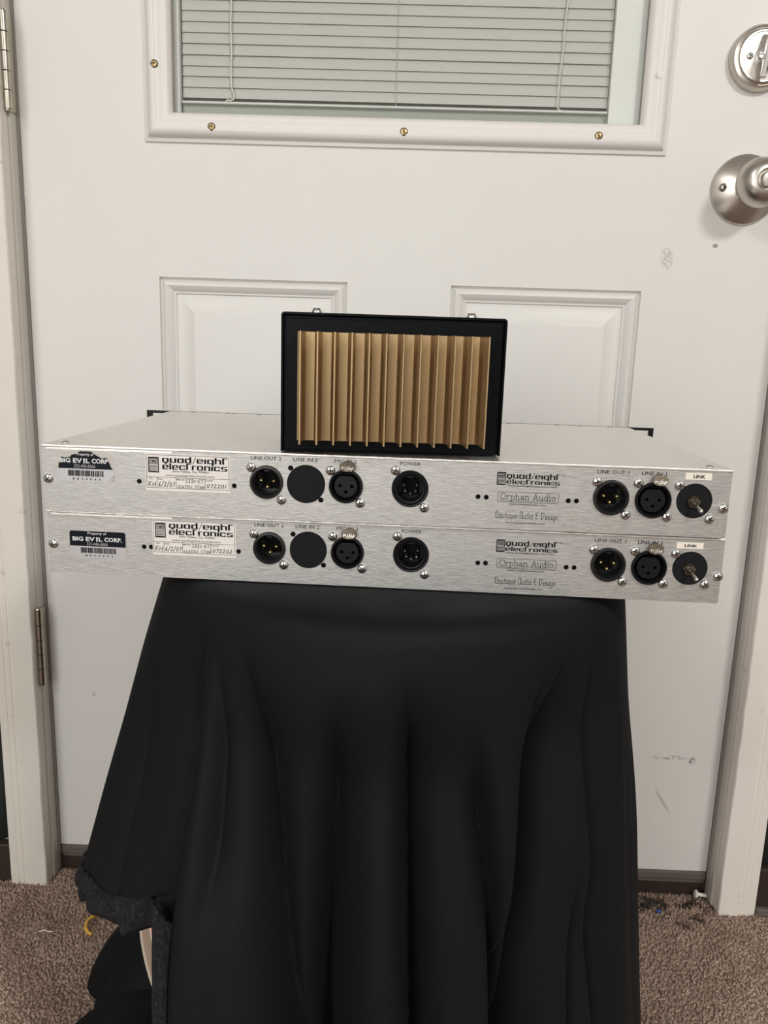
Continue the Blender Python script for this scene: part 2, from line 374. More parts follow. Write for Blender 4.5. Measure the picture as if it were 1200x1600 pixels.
SERIF = {'O': (1, [arc(.5, .5, .5, .5, 0, 360, 18)]),
         'r': (.55, [[(.15, 0), (.15, .62)], sf(.15, 0, .15), sf(.08, .62, .08), arc(.42, .38, .27, .24, 170, 60, 5)]),
         'p': (.75, [[(.15, -.3), (.15, .62)], sf(.15, -.3, .15), sf(.08, .62, .08), arc(.42, .31, .3, .31, 0, 360, 14)]),
         'h': (.78, [[(.15, 0), (.15, 1)], sf(.15, 0, .15), sf(.08, 1, .08), arc(.4, .37, .25, .25, 180, 0, 8)+[(.65, 0)], sf(.65, 0, .14)]),
         'a': (.7, [arc(.32, .45, .25, .17, 150, 0, 6)+[(.57, 0)], arc(.32, .18, .25, .18, 0, 360, 12), sf(.62, 0, .08)]),
         'n': (.78, [[(.15, 0), (.15, .62)], sf(.15, 0, .15), sf(.08, .62, .08), arc(.4, .37, .25, .25, 180, 0, 8)+[(.65, 0)], sf(.65, 0, .14)]),
         'A': (.95, [[(.08, 0), (.46, 1), (.86, 0)], [(.2, .34), (.72, .34)], sf(.1, 0, .14), sf(.84, 0, .14)]),
         'u': (.78, [[(.13, .62), (.13, .25)]+arc(.36, .25, .23, .25, 180, 360, 8)+[(.6, .62)], [(.6, .3), (.6, 0)], sf(.08, .62, .08), sf(.66, 0, .08)]),
         'd': (.75, [arc(.33, .31, .3, .31, 0, 360, 14), [(.62, 0), (.62, 1)], sf(.56, 1, .08), sf(.68, 0, .08)]),
         'i': (.38, [[(.17, 0), (.17, .62)], sf(.17, 0, .15), sf(.1, .62, .08), [(.16, .84), (.18, .9)]]),
         'o': (.72, [arc(.33, .31, .31, .31, 0, 360, 14)]), ' ': (.45, [])}
_b = [(.0, 0), (.42, 0), (.42, .5), (0, .5), (0, 0)]
DECO = {'B': (.62, [[(0, 0), (.5, 0), (.5, .9), (.44, 1), (0, 1), (0, 0)], [(-.05, .08), (-.05, .95)]]), 'A': (.62, [[(0, 0), (0, 1), (.45, 1), (.45, 0)], [(0, 0), (.4, 0)], [(.52, .1), (.52, .95)]]),
        'o': (.5, [_b]), 'u': (.5, [[(0, .5), (0, 0), (.4, 0), (.4, .5)]]), 't': (.4, [[(.15, 0), (.15, .85)], [(0, .55), (.35, .55)], [(.15, 0), (.3, 0)]]), 'i': (.25, [[(.1, 0), (.1, .5)], [(0, 0), (.22, 0)], [(.1, .7), (.1, .75)]]),
        'q': (.5, [_b, [(.42, 0), (.42, -.35)]]), 'e': (.48, [[(.4, 0), (0, 0), (0, .5), (.4, .5), (.4, .25), (0, .25)]]), 'd': (.5, [_b, [(.42, .5), (.42, .95)]]), '&': (.6, [[(.45, 1), (0, .9), (0, .58), (.3, .52), (0, .45), (0, 0), (.45, .05)]]),
        'D': (.75, [[(0, 0), (0, 1), (.62, .86), (.25, 0), (0, 0)], [(-.06, 0), (-.06, 1)]]), 's': (.48, [[(.4, .5), (0, .5), (0, .27), (.4, .22), (.4, 0), (0, 0)]]), 'g': (.5, [_b, [(.42, 0), (.42, -.35), (0, -.35)]]),
        'n': (.5, [[(0, 0), (0, .5), (.4, .5), (.4, 0)]]), ' ': (.35, [])}
HAND = {'K': (.8, [[(.1, 1), (.05, 0)], [(.6, .95), (.08, .4), (.65, .1)]]), 'H': (.9, [[(.1, .8), (.1, 0)], [(.1, .35), (.7, .45)], [(.75, .9), (.65, -.1)]]), '6': (.65, [[(.5, .95), (.15, .6), (.08, .2), (.3, 0), (.5, .2), (.3, .42), (.1, .25)]]),
        '/': (.55, [[(.45, 1.1), (0, -.1)]]), '2': (.65, [[(.05, .75), (.25, .95), (.45, .75), (.3, .4), (.02, .02), (.55, .05)]]), '0': (.65, [arc(.28, .42, .24, .42, 0, 360, 10)]), '7': (.6, [[(.02, .85), (.5, .88), (.2, 0)]]),
        'S': (.6, [[(.5, .85), (.2, .95), (.08, .7), (.42, .4), (.35, .05), (.02, .08)]]), '3': (.6, [[(.05, .9), (.45, .9), (.2, .55), (.48, .3), (.3, 0), (.02, .1)]]), 'C': (.6, [[(.5, .8), (.25, .8), (.05, .35), (.2, .02), (.5, .1)]]), '-': (.5, [[(.08, .45), (.4, .47)]]),
        'E': (.65, [[(.55, .95), (.1, .9), (.08, .05), (.55, .08)], [(.1, .5), (.45, .52)]]), 'T': (.65, [[(0, .9), (.65, .98)], [(.35, .92), (.3, 0)]]), 'L': (.5, [[(.1, .85), (.05, .02), (.45, .05)]]), 'A': (.6, [[(.02, 0), (.25, .8), (.5, 0)], [(.1, .3), (.42, .3)]]),
        'I': (.3, [[(.12, .8), (.1, 0)]]), '1': (.4, [[(.18, .9), (.12, 0)]]), 'N': (.7, [[(.05, 0), (.08, .8), (.45, .05), (.5, .85)]]), 'O': (.65, [arc(.28, .42, .24, .42, 0, 360, 10)]), ' ': (.4, [])}
def pen(s, table, wd, slant=0):
    ls = []; x = 0
    for ch in s:
        w_, gl_ = table[ch]
        for g in gl_: ls.append([(x+px+py*slant, py) for px, py in g])
        x += w_+.12
    return strokes(ls, wd)

# ------------------------------------------------------------------ room shell
def simple(name, m, *b, kind='structure', parent=None, bev=0):
    bm = B(); box(bm, *b, bev=bev); o = obj(name, bm, m, parent)
    if kind: o['kind'] = kind
    return o
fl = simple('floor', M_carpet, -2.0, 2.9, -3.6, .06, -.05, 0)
simple('ceiling', M_ceil, -2.0, 2.9, -3.6, .06, 2.42, 2.47)
simple('wall_left', M_wall, -2.05, -2.0, -3.6, .06, 0, 2.42)
simple('wall_right', M_wall, 2.9, 2.95, -3.6, .06, 0, 2.42)
simple('wall_front', M_wall, -2.0, 2.9, -3.65, -3.6, 0, 2.42)
bm = B(); box(bm, -2.0, -.045, -.02, .06, 0, 2.42); box(bm, .962, 2.9, -.02, .06, 0, 2.42); box(bm, -.045, .962, -.02, .06, 2.09, 2.42)
struct(obj('wall_back', bm, M_wall))
# carpet pile
rng = np.random.default_rng(5)
def carpet_pile():
    nx, ny = 470, 250
    gx, gy = np.meshgrid(np.linspace(-.33, 1.28, nx), np.linspace(-.86, .012, ny))
    x = (gx+rng.uniform(-.0022, .0022, gx.shape)).ravel(); y = (gy+rng.uniform(-.0022, .0022, gx.shape)).ravel()
    keep = ~((x > -.003) & (x < .92) & (y > -.001)) & ~((x < -.001) & (y > -.021)) & ~((x > .917) & (y > -.021))
    x = x[keep]; y = y[keep]; n_ = len(x)
    a = rng.uniform(0, 2*PI, n_); h = rng.uniform(.002, .0055, n_); wd = rng.uniform(.0016, .0028, n_)
    tx = rng.uniform(-.003, .003, n_); ty = rng.uniform(-.003, .003, n_)
    V = np.zeros((n_, 4, 3), np.float32)
    for k in range(3):
        V[:, k, 0] = x+np.cos(a+k*2.094)*wd; V[:, k, 1] = y+np.sin(a+k*2.094)*wd; V[:, k, 2] = -.0005
    V[:, 3, 0] = x+tx; V[:, 3, 1] = y+ty; V[:, 3, 2] = h
    base = (np.arange(n_)*4)[:, None]
    F = np.concatenate([base+np.array([0, 1, 3]), base+np.array([1, 2, 3]), base+np.array([2, 0, 3])], 1).reshape(-1, 3)
    me = bpy.data.meshes.new('carpet_pile'); me.from_pydata(V.reshape(-1, 3).tolist(), [], F.tolist())
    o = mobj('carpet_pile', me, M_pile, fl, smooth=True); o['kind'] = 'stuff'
carpet_pile()

# door casings, jambs, threshold
def casing(name, inner, sgn, m, z1=2.14):
    # profile across the width: (distance from the inner edge, y)
    prof = [(0, -.020), (0, -.0375), (.0012, -.039), (.028, -.0395), (.0292, -.0375), (.0305, -.0375), (.0318, -.0385), (.037, -.0385), (.038, -.0372), (.039, -.0372), (.040, -.038), (.0505, -.036), (.052, -.034), (.052, -.020)]
    bm = B(); rows = []
    zs = [0]+[.02*i for i in range(1, 60)]+[1.5, z1]
    rnd = random.Random(name)
    for z in zs:
        jit = rnd.uniform(-.0006, .0006)
        rows.append([bm.verts.new((inner+sgn*(d+(jit if 0 < i < 3 else 0)), y, z)) for i, (d, y) in enumerate(prof)])
    for a, b in zip(rows, rows[1:]):
        for k in range(len(prof)-1): bm.faces.new((a[k], a[k+1], b[k+1], b[k]))
        bm.faces.new((a[-1], a[0], b[0], b[-1]))
    bm.faces.new(rows[0]); bm.faces.new(rows[-1])
    return struct(obj(name, bm, m))
casing('trim_1', -.0035, -1, M_cas_l)
casing('trim_2', .9205, 1, M_cas_r)
bm = B(); box(bm, -.0555, .9725, -.038, -.02, 2.085, 2.14); struct(obj('trim_3', bm, M_cas_l))
def jamb(name, x0, x1, gx):
    bm = B(); box(bm, x0, x1, -.0195, .055, 0, 2.088, bev=.0012)
    box(bm, gx-.0015, gx+.0015, -.004, .03, .03, 2.08, mi=1)
    return struct(obj(name, bm, [M_jamb, M_gasket]))
jamb('trim_4', -.045, -.0008, .0005)
jamb('trim_5', .9178, .962, .9165)
bm = B(); box(bm, -.001, .918, .004, .056, 2.05, 2.09); struct(obj('trim_6', bm, M_jamb))
bm = B(); box(bm, -.0008, .9178, .002, .056, -.01, .026, bev=.002); struct(obj('trim_7', bm, M_wood))
# door sweep strip belongs to the door
# ------------------------------------------------------------------ the door
door = thing('door_1'); struct(door)
door['label'] = 'white painted steel entry door with a blind window and two embossed panels'
X0, X1, Z0, Z1 = .0022, .9145, .0395, 2.05
wx0, wx1, wz0, wz1 = .152, .762, .976, 1.90
hx0, hx1, hz0, hz1 = .180, .7345, 1.000, 1.872     # opening in the slab
panels = [(.163, .3935), (.5197, .7495)]; pz0, pz1 = .26, .8222
bm = B()
xs = sorted([X0, X1, panels[0][0], panels[0][1], panels[1][0], panels[1][1], hx0, hx1]); zs = sorted([Z0, Z1, pz0, pz1, hz0, hz1])
for a, b in zip(xs, xs[1:]):
    for c, d in zip(zs, zs[1:]):
        mx_, mz = (a+b)/2, (c+d)/2
        if hx0 < mx_ < hx1 and hz0 < mz < hz1: continue
        if pz0 < mz < pz1 and any(p < mx_ < q for p, q in panels): continue
        rect_face(bm, a, b, c, d, 0)
for p, q in panels:
    pr = [(0, 0), (.0008, .0034), (.0022, .0040), (.006, .0006), (.0095, -.0004), (.0125, .0008), (.0165, .0046), (.0185, .0050), (.0195, .0066), (.0225, .0068), (.0235, .0066), (.040, .0016), (.0425, .0006), (.0435, .0004)]
    pr = [(a_, b_*1.35) for a_, b_ in pr]; lp = frame_sweep(bm, p, q, pz0, pz1, pr); bm.faces.new(lp[-1])
# edges and back
box_e = frame_sweep(bm, X0, X1, Z0, Z1, [(0, 0), (0, .044)]); 
frame_sweep(bm, hx0, hx1, hz0, hz1, [(0, 0), (0, .044)])
for a, b, c, d in ((X0, hx0, Z0, Z1), (hx1, X1, Z0, Z1), (hx0, hx1, Z0, hz0), (hx0, hx1, hz1, Z1)): rect_face(bm, a, b, c, d, .044)
bmesh.ops.remove_doubles(bm, verts=bm.verts, dist=1e-6)
slab = obj('door_slab', bm, M_door, door, smooth=math.radians(28))
bm = B(); box(bm, .0035, .9135, -.004, .040, .028, .0392, bev=.0012); box(bm, .0035, .9135, .0015, .036, .020, .029)
obj('door_sweep', bm, M_sweep, door)
# window surround
fr_ = thing('window_surround', parent=door)
bm = B()
pr = [(-.0008, 0), (-.0002, -.0030), (.0022, -.0042), (.0040, -.0052), (.0052, -.0085), (.0085, -.0128), (.0115, -.0140), (.0150, -.0138), (.0155, -.0132), (.0165, -.0134), (.0200, -.0126), (.0225, -.0104), (.0245, -.0100), (.0260, -.0096), (.0290, -.0070), (.0318, -.0035), (.0322, .002)]
frame_sweep(bm, wx0, wx1, wz0, wz1, pr)
obj('moulding', bm, M_vinyl, fr_, smooth=math.radians(40))
def csk(name, x, y, z, m, ang=0, r=.0036):
    bm = B(); lathe(bm, [(r*1.25, -.0005), (r*1.25, .0001), (r, .0002)], 20, at=(0, 0, 0), mi=1, cap=False)
    lathe(bm, [(r, -.0005), (r, .0006), (r*.6, .0011), (0, .0013)], 20, at=(0, 0, 0))
    for a in (ang, ang+PI/2):
        vs = box(bm, -.0018, .0018, -.0016, -.0008, -.00035, .00035, mi=1)
        bmesh.ops.rotate(bm, verts=vs, cent=(0, 0, 0), matrix=Matrix.Rotation(a, 3, 'Y'))
    return obj(name, bm, [m, M_dark], fr_, (x, y, z), smooth=math.radians(40))
for i, (x, z) in enumerate([(.1672, 1.0566), (.2326, .9910), (.4561, .9910), (.6805, .9922)]):
    csk('screw', x, -.0138, z, M_brass, .3+i)
bm = B(); lathe(bm, [(.0045, -.001), (.0045, .0002), (.0042, .0004), (0, .0005)], 24); o = obj('screw_plug', bm, M_vinyl, fr_, (.7452, -.0134, 1.0585), smooth=math.radians(40))
for z in (1.30, 1.56, 1.80): csk('screw', .1672, -.0138, z, M_brass, z); csk('screw', .7452, -.0138, z, M_brass, z+1)
for x in (.2326, .4561, .6805): csk('screw', x, -.0138, 1.886, M_brass, x*7)
# glass, spacers, blind
gz0, gz1 = 1.0, 1.875
simple('glass_pane', M_glass, .1815, .7335, .004, .008, gz0, gz1, kind=None, parent=door)
bm = B()
box(bm, .1815, .1858, .001, .0035, gz0, gz1); box(bm, .7287, .7335, .001, .0035, gz0, gz1)
obj('glazing_gasket', bm, M_gasket, door)
bm = B(); box(bm, .1815, .1903, .0095, .026, gz0, gz1); box(bm, .6948, .7335, .0095, .026, gz0, gz1); box(bm, .1903, .6948, .012, .026, gz1-.02, gz1)
obj('blind_spacer', bm, M_spacer, door)
simple('outer_sheet', M_spacer, .1815, .7335, .034, .038, gz0, gz1, kind=None, parent=door)
blind = thing('window_blind', parent=door)
blind['label'] = 'closed white slatted mini blind sealed behind the door glass'
slat_me = None
pitch = .01177; zb0 = 1.0318
ns = int((1.85-zb0)/pitch)
bm = B(); pf = []
for k in range(7):
    t = k/6; pf.append((.0208-.0030*(1-t)-.0009*math.sin(PI*t), -.0074+.0148*t))
a = [bm.verts.new((.1918, y, z)) for y, z in pf]; b = [bm.verts.new((.6940, y, z)) for y, z in pf]
for k in range(6): bm.faces.new((a[k], b[k], b[k+1], a[k+1]))
slat_me = bpy.data.meshes.new('slat'); bmesh.ops.recalc_face_normals(bm, faces=bm.faces); bm.to_mesh(slat_me); bm.free()
rnd = random.Random(3)
for i in range(ns):
    o = mobj('slat', slat_me, M_slat, blind, (0, 0, zb0+pitch*(i+.5)), smooth=True)
    o.rotation_euler = (rnd.uniform(-.02, .02), rnd.uniform(-.0006, .0006), 0)
bm = B(); box(bm, .1915, .6945, .0125, .024, 1.0226, 1.0256, bev=.0012); obj('bottom_rail', bm, M_rail, blind)
bm = B(); box(bm, .1915, .6945, .018, .026, 1.001, 1.0235); obj('sill_channel', bm, mat('blind_channel', (.42, .43, .39), .45), blind)
def cord(pts, r=.0008):
    bm = B(); rnd = random.Random(len(pts)); q = []
    for (x, z), (x2, z2) in zip(pts, pts[1:]):
        n_ = max(1, int(math.hypot(x2-x, z2-z)/.006))
        for k in range(n_):
            t = k/n_; zz = z+(z2-z)*t; q.append((x+(x2-x)*t+math.sin(zz*900)*.0004, .0140+math.cos(zz*700)*.0003, zz))
    q.append((pts[-1][0], .0140, pts[-1][1])); tube(bm, q, r, 6); return obj('cord', bm, M_cord, blind, smooth=True)
cord([(.2508, 1.86), (.2508, 1.2), (.2504, 1.047), (.2505, 1.041), (.2530, 1.034), (.2528, 1.0285), (.2490, 1.0265), (.2455, 1.0275), (.2440, 1.0262), (.2452, 1.0225)], .0009)
cord([(.6420, 1.86), (.6395, 1.147), (.6352, 1.035), (.6352, 1.0275), (.6385, 1.0255), (.6430, 1.025), (.6440, 1.0245)], .0008)
for x in (.2505, .445, .638):   # ladder strings behind
    bm = B(); tube(bm, [(x, .0165, 1.024), (x, .0165, 1.85)], .00035, 5); obj('ladder_string', bm, M_slat, blind)

# deadbolt, knob, hinges
db = thing('deadbolt', loc=(.8583, 0, 1.0806), parent=door)
bm = B(); lathe(bm, [(.0350, 0), (.0350, .004), (.0345, .0085), (.0325, .0120), (.0305, .0128), (.0298, .0120), (.0285, .0124), (.0270, .0140), (.0255, .0140), (.0248, .0128), (.012, .0136), (0, .0136)], 64)
obj('rose', bm, M_satin, db, smooth=math.radians(35))
def pan_screw_mesh(r=.0035, h=.0018, cross=.0022):
    bm = B(); lathe(bm, [(r, 0), (r*.98, h*.45), (r*.75, h*.85), (r*.35, h*1.02), (0, h*1.05)], 20)
    for a in (.5, .5+PI/2):
        vs = box(bm, -cross, cross, -h*1.12, -h*.6, -r*.12, r*.12, mi=1)
        bmesh.ops.rotate(bm, verts=vs, cent=(0, 0, 0), matrix=Matrix.Rotation(a, 3, 'Y'))
    me = bpy.data.meshes.new('screw'); bmesh.ops.recalc_face_normals(bm, faces=bm.faces); bm.to_mesh(me); bm.free(); return me
me = pan_screw_mesh(.0036, .002)
mobj('screw', me, [M_steel, M_dark], db, (-.0155, -.0132, -.0005), smooth=math.radians(40))
mobj('screw', me, [M_steel, M_dark], db, (.0155, -.0132, -.0005), smooth=math.radians(40))
# thumb turn: rounded paddle standing on edge
bm = B(); lathe(bm, [(.0095, 0), (.0090, .004), (.0070, .006), (0, .006)], 24, at=(0, -.0136, 0))
rows = []
for i in range(13):
    t = i/12; hz = .0205*math.sin(PI*(.04+.92*t))**.55 if i not in (0, 12) else .0035
    zc = -.0245+.049*t
    # superellipse section of paddle at height zc: depth towards viewer
    d = .022*max(0, 1-(zc/.0255)**2)**.5+.003; tk = .0030+.0030*math.cos(PI*(t-.5))
    rows.append([bm.verts.new((math.cos(a)*tk*(1-.25*max(0, math.sin(a))), -.017-d*.5-math.sin(a)*d*.5, zc)) for a in [2*PI*k/16 for k in range(16)]])
for a, b in zip(rows, rows[1:]):
    for k in range(16): bm.faces.new((a[k], a[(k+1) % 16], b[(k+1) % 16], b[k]))
bm.faces.new(rows[0]); bm.faces.new(rows[-1])
o = obj('thumb_turn', bm, M_chrome, db, smooth=True); o.rotation_euler = (0, math.radians(4), 0); o['label'] = 'polished chrome thumb turn'
kn = thing('door_knob', loc=(.8583, 0, .9403), parent=door)
bm = B(); lathe(bm, [(.0395, 0), (.0395, .0030), (.0385, .0050), (.0225, .0165), (.0185, .0175), (.0170, .0185)], 64, cap=False)
obj('rose', bm, M_satin, kn, smooth=math.radians(25))
bm = B(); lathe(bm, [(.0150, .0160), (.0150, .0240), (.0162, .0275), (.0210, .0320), (.0250, .0375), (.0268, .0435), (.0268, .0490), (.0252, .0550), (.0220, .0605), (.0178, .0640), (.0145, .0653), (.0122, .0656), (.0112, .0648), (.0106, .0625), (0, .0620)], 64)
obj('knob', bm, M_satin, kn, smooth=math.radians(40))
bm = B(); lathe(bm, [(.0080, .0600), (.0080, .0665), (.0070, .0682), (0, .0686)], 32); box(bm, -.0014, .0014, -.0690, -.0680, -.005, .005, mi=0)
obj('privacy_button', bm, M_satin, kn, smooth=math.radians(40))
for sx in (-1, 1):
    o = mobj('screw', me, [M_steel, M_dark], kn, (sx*.0285, -.0125, 0), smooth=math.radians(40))
    bm = B(); lathe(bm, [(.0046, -.001), (.0046, .0025), (.0040, .0030)], 20, cap=False); obj('screw_collar', bm, M_satin, kn, (sx*.0285, -.0105, 0))
def hinge(zc):
    h = thing('hinge', loc=(-.0002, -.0235, zc), parent=door)
    me_k = None
    for k in range(5):
        z0 = -.051+k*.0204
        bm = B(); lathe(bm, [(.0044, z0+.0003), (.0050, z0+.0006), (.0050, z0+.0198), (.0044, z0+.0201)], 20, axis='z'); obj('knuckle', bm, M_hinge, h, smooth=math.radians(40))
    bm = B(); lathe(bm, [(.0040, -.0535), (.0046, -.0525), (.0046, -.051)], 16, axis='z'); lathe(bm, [(.0046, .051), (.0046, .0525), (.0040, .0535)], 16, axis='z'); obj('hinge_pin', bm, M_hinge, h, smooth=math.radians(40))
    bm = B(); box(bm, -.0005, .0013, .003, .0262, -.051, .051, bev=.0003); obj('leaf', bm, M_hinge, h)
    bm = B(); box(bm, -.0028, -.0012, .003, .0262, -.051, .051, bev=.0003); obj('leaf', bm, M_hinge, h)
for zc in (.3455, 1.052, 1.80): hinge(zc)

# baseboards and drapes at the two sides of the casing
bm = B(); box(bm, -2.0, -.0558, -.034, -.02, 0, .058, bev=.002); struct(obj('baseboard_left', bm, M_wood))
bm = B(); box(bm, .9728, 2.9, -.034, -.02, .012, .07, bev=.002); box(bm, .9728, 2.9, -.040, -.02, 0, .012, mi=1, bev=.002); struct(obj('baseboard_right', bm, [M_wood, M_sweep]))
def drape(label, x0, x1, z0, z1, seed):
    bm = B(); nx, nz = 90, 26; rows = []; near = 0 if x0 > 0 else nx
    for j in range(nz+1):
        z = z0+(z1-z0)*j/nz
        rows.append([bm.verts.new((x0+(x1-x0)*i/nx, -.0225-min(1, abs(i-near)/4)*(.016+.010*math.sin(i*.62+seed+.6*math.sin(z*3+i*.1))+.004*noise.noise(Vector((i*.3, z*9, seed)))), z+(.004*math.sin(i*.5) if j == 0 else 0))) for i in range(nx+1)])
    for a, b in zip(rows, rows[1:]):
        for k in range(nx): bm.faces.new((a[k], a[k+1], b[k+1], b[k]))
    o = obj('drape', bm, M_curtain, smooth=True); md = o.modifiers.new('s', 'SOLIDIFY'); md.thickness = .0015
    tag(o, label, 'curtain')
drape('dark green drape hanging left of the white door casing', -.95, -.0562, .06, 2.3, 1.0)
drape('dark green drape hanging right of the white door casing', .9732, 1.85, .072, 2.3, 2.0)

# ------------------------------------------------------------------ rack units
SCREW = pan_screw_mesh(.0031, .0019, .0019)
def logo_icon(bm, x, z, w_, h_, y, mi=0):
    """small square emblem: nested q over nested e"""
    t = w_*.085
    def fr2(a, c, b, d, tt=t): rects(bm, [(a, c, b, c+tt), (a, d-tt, b, d), (a, c, a+tt, d), (b-tt, c, b, d)], y, mi)
    fr2(x, z, x+w_, z+h_, t*1.1)
    zm = z+h_*.5
    fr2(x+w_*.14, zm+h_*.03, x+w_*.86, z+h_*.93, t*.7); fr2(x+w_*.25, zm+h_*.10, x+w_*.77, z+h_*.86, t*.6)
    rects(bm, [(x+w_*.34, zm+h_*.17, x+w_*.68, z+h_*.78)], y, mi)
    for k, dz in enumerate((.07, .16, .25, .34, .42)):
        rects(bm, [(x+w_*.14+(w_*.1 if k % 2 else 0), z+h_*dz, x+w_*.86, z+h_*dz+t*.7)], y, mi)
    rects(bm, [(x+w_*.14, z+h_*.07, x+w_*.14+t*.7, z+h_*.45)], y, mi)
def rack_unit(label, loc, rz, W, H, D, F, ears, serial, torn):
    """F: feature positions on the rear face, x and z above the unit's base"""
    u = thing('rack_unit', label, 'audio equipment', loc, rz, 'silver rack units stacked on the black cloth')
    TH = .0016; LO2, LI2, MI2, PW, LO1, LI1, LK = F['c']
    holes = [(*LO2, .01085), (*LI2, .0123), (*MI2, .01085), (*PW, .0117), (*LO1, .01125), (*LI1, .01125), (*LK, .0111)]
    holes += [(x, z, .0016) for x, z in F['hole']]+[(x, z, .00165) for x, z in F['notch']]
    # notch holes merge with the blank's round hole: keep them apart by a hair
    mep = holed_plate('rear_panel', W, H-.0004, [h for h in holes if h[:2] not in F['notch']], TH)
    mobj('rear_panel', mep, M_alu, u, (0, 0, .0002))
    ypf = 0
    # body: U-shaped tray and lid
    bm = B(); w2 = W/2
    box(bm, -w2, w2, TH+.0001, D-.004, 0, .0014); box(bm, -w2, -w2+.0014, TH+.0001, D-.004, .0014, H-.0016); box(bm, w2-.0014, w2, TH+.0001, D-.004, .0014, H-.0016)
    obj('chassis_tray', bm, M_alu_top, u)
    bm = B(); box(bm, -w2, w2, -.0006, D-.004, H-.0015, H, bev=.0004)
    for x0, x1 in ((-w2+.003, -w2+.085),): box(bm, x0, x1, -.00035, .001, H-.0030, H-.0018)
    obj('top_cover', bm, M_alu_top, u)
    # front panel with ears, slots at the ends
    bm = B()
    fw2, fh0, fh1 = .2413, 0, H
    if ears:
        y0, y1 = D-.0035, D
        box(bm, -w2+.001, w2-.001, y0, y1, fh0, fh1)
        for s in (-1, 1):
            a, b = s*(w2-.001), s*fw2; lo, hi = min(a, b), max(a, b)
            s0, s1 = lo+.0050, hi-.0042
            for c, d in ((fh0, fh0+.0024), (fh0+.0105, fh1-.0105), (fh1-.0024, fh1)): box(bm, lo, hi, y0, y1, c, d)
            for c, d in ((fh0+.0024, fh0+.0105), (fh1-.0105, fh1-.0024)):
                box(bm, lo, s0, y0, y1, c, d); box(bm, s1, hi, y0, y1, c, d)
    obj('front_panel', bm, M_black2, u)
    # lid screws near the front edge and at the rear corners
    for x, y in F['lid']:
        o = mobj('screw', SCREW, [M_steel, M_dark], u, (x, y, H-.0001), smooth=math.radians(40)); o.rotation_euler = (-PI/2, 0, x*30); o.scale = (.8, .45, .8)
    rnd = random.Random(serial)
    for x, z in F['s']:
        o = mobj('screw', SCREW, [M_steel, M_dark], u, (x, 0, z), smooth=math.radians(40)); o.rotation_euler = (0, rnd.uniform(0, 3), 0)
    # black sheet added behind the holes, standing in for interior shade
    bm = B(); box(bm, -w2+.003, w2-.003, .022, .024, .002, H-.003); obj('dark_backing', bm, M_cavity, u)
    # male connectors
    def male(cx, cz, r=.0107, pins=None, power=False):
        k = .45 if not power else .35
        c = thing('connector', loc=(cx, 0, cz), parent=u)
        ro = r; ri = r*.78 if not power else r*.72
        bm = B()
        if not power:
            lathe(bm, [(ro, -.004), (ro, .0010), (ro*.97, .0018), (ro*.88, .0019), (ro*.82, .0012), (ri, .0004), (ri, -.0125), (0, -.0125)], 48, cap=False)
            # keyway tab at the top
            box(bm, -.0016, .0016, .0003, .008, ri-.0012, ri+.0002)
        else:
            lathe(bm, [(ro, -.004), (ro, .0008), (ro*.95, .0014), (ro*.88, .0012), (ro*.84, -.001), (ro*.80, -.001), (ro*.78, .0005), (ri, .0003), (ri, -.0125), (0, -.0125)], 48, cap=False)
            box(bm, -.0016, .0016, .0003, .010, ri-.0012, ri+.0002)
        obj('shell', bm, M_blkshine if not power else M_black, c, smooth=math.radians(35))
        bm = B(); box(bm, -ri*.7, ri*.7, .0118, .0124, -ri*.7, ri*.7); obj('insert', bm, M_cavity, c)
        pr_ = .0013 if not power else .0009
        for px, pz in pins:
            bm = B(); lathe(bm, [(pr_, -.0125), (pr_, -.0035), (pr_*.75, -.0022), (0, -.0018)], 12, at=(0, 0, 0)); obj('pin', bm, M_gold if not power else M_silverpin, c, (px, 0, pz), smooth=True)
    P3 = [(-.0042, .0008), (.0042, .0006), (0, -.0034)]
    P5 = [(-.0043, .0018), (.0043, .0022), (-.0033, -.0020), (.0035, -.0019), (.0001, -.0036)]
    male(*LO2, .0107, P3); male(*LO1, .01115, P3); male(*PW, .0116, P5, True)
    # female connectors with push tab
    def female(cx, cz, r, tx, tz):
        c = thing('connector', loc=(cx, 0, cz), parent=u)
        bm = B(); lathe(bm, [(r, -.004), (r, .0014), (r*.96, .0021), (r*.90, .0021), (r*.85, .0012), (r*.80, -.0010), (r*.80, -.009), (0, -.009)], 48, cap=False)
        obj('shell', bm, M_black, c, smooth=math.radians(35))
        rc = r*.66
        cu = holed_plate('core', .002, .002, [], .001)   # placeholder outline replaced below
        bpy.data.meshes.remove(cu)
        cu = bpy.data.curves.new('core', 'CURVE'); cu.dimensions = '2D'; cu.fill_mode = 'BOTH'; cu.extrude = .004; cu.resolution_u = 1; cu.bevel_depth = .00025
        for hx, hz, rr, sg in [(0, 0, rc, 40), (-.0037, .0002, .0013, 14), (.0039, .0000, .0013, 14), (.0001, -.0038, .0013, 14)]:
            s = cu.splines.new('POLY'); s.points.add(sg-1); s.use_cyclic_u = True
            for q in range(sg):
                a = 2*PI*q/sg; fl_ = .86 if (sg == 40 and math.sin(a) > .86) else 1
                s.points[q].co = (hx+rr*math.cos(a), hz+(min(rr*math.sin(a), rr*.88) if sg == 40 else rr*math.sin(a)), 0, 1)
        o = bpy.data.objects.new('core', cu); C.objects.link(o); dg = bpy.context.evaluated_depsgraph_get(); m2 = bpy.data.meshes.new_from_object(o.evaluated_get(dg))
        bpy.data.objects.remove(o); bpy.data.curves.remove(cu)
        m2.transform(Matrix.Translation((0, .0040, 0)) @ Matrix.Rotation(PI/2, 4, 'X')); m2.materials.clear()
        mobj('insert', m2, M_black, c)
        bm = B(); rects(bm, [(-.0050, .0022, .0052, .0024), (-.0038, .0028, -.0006, .0032), (.0006, .0028, .0044, .0032)], -.0006)
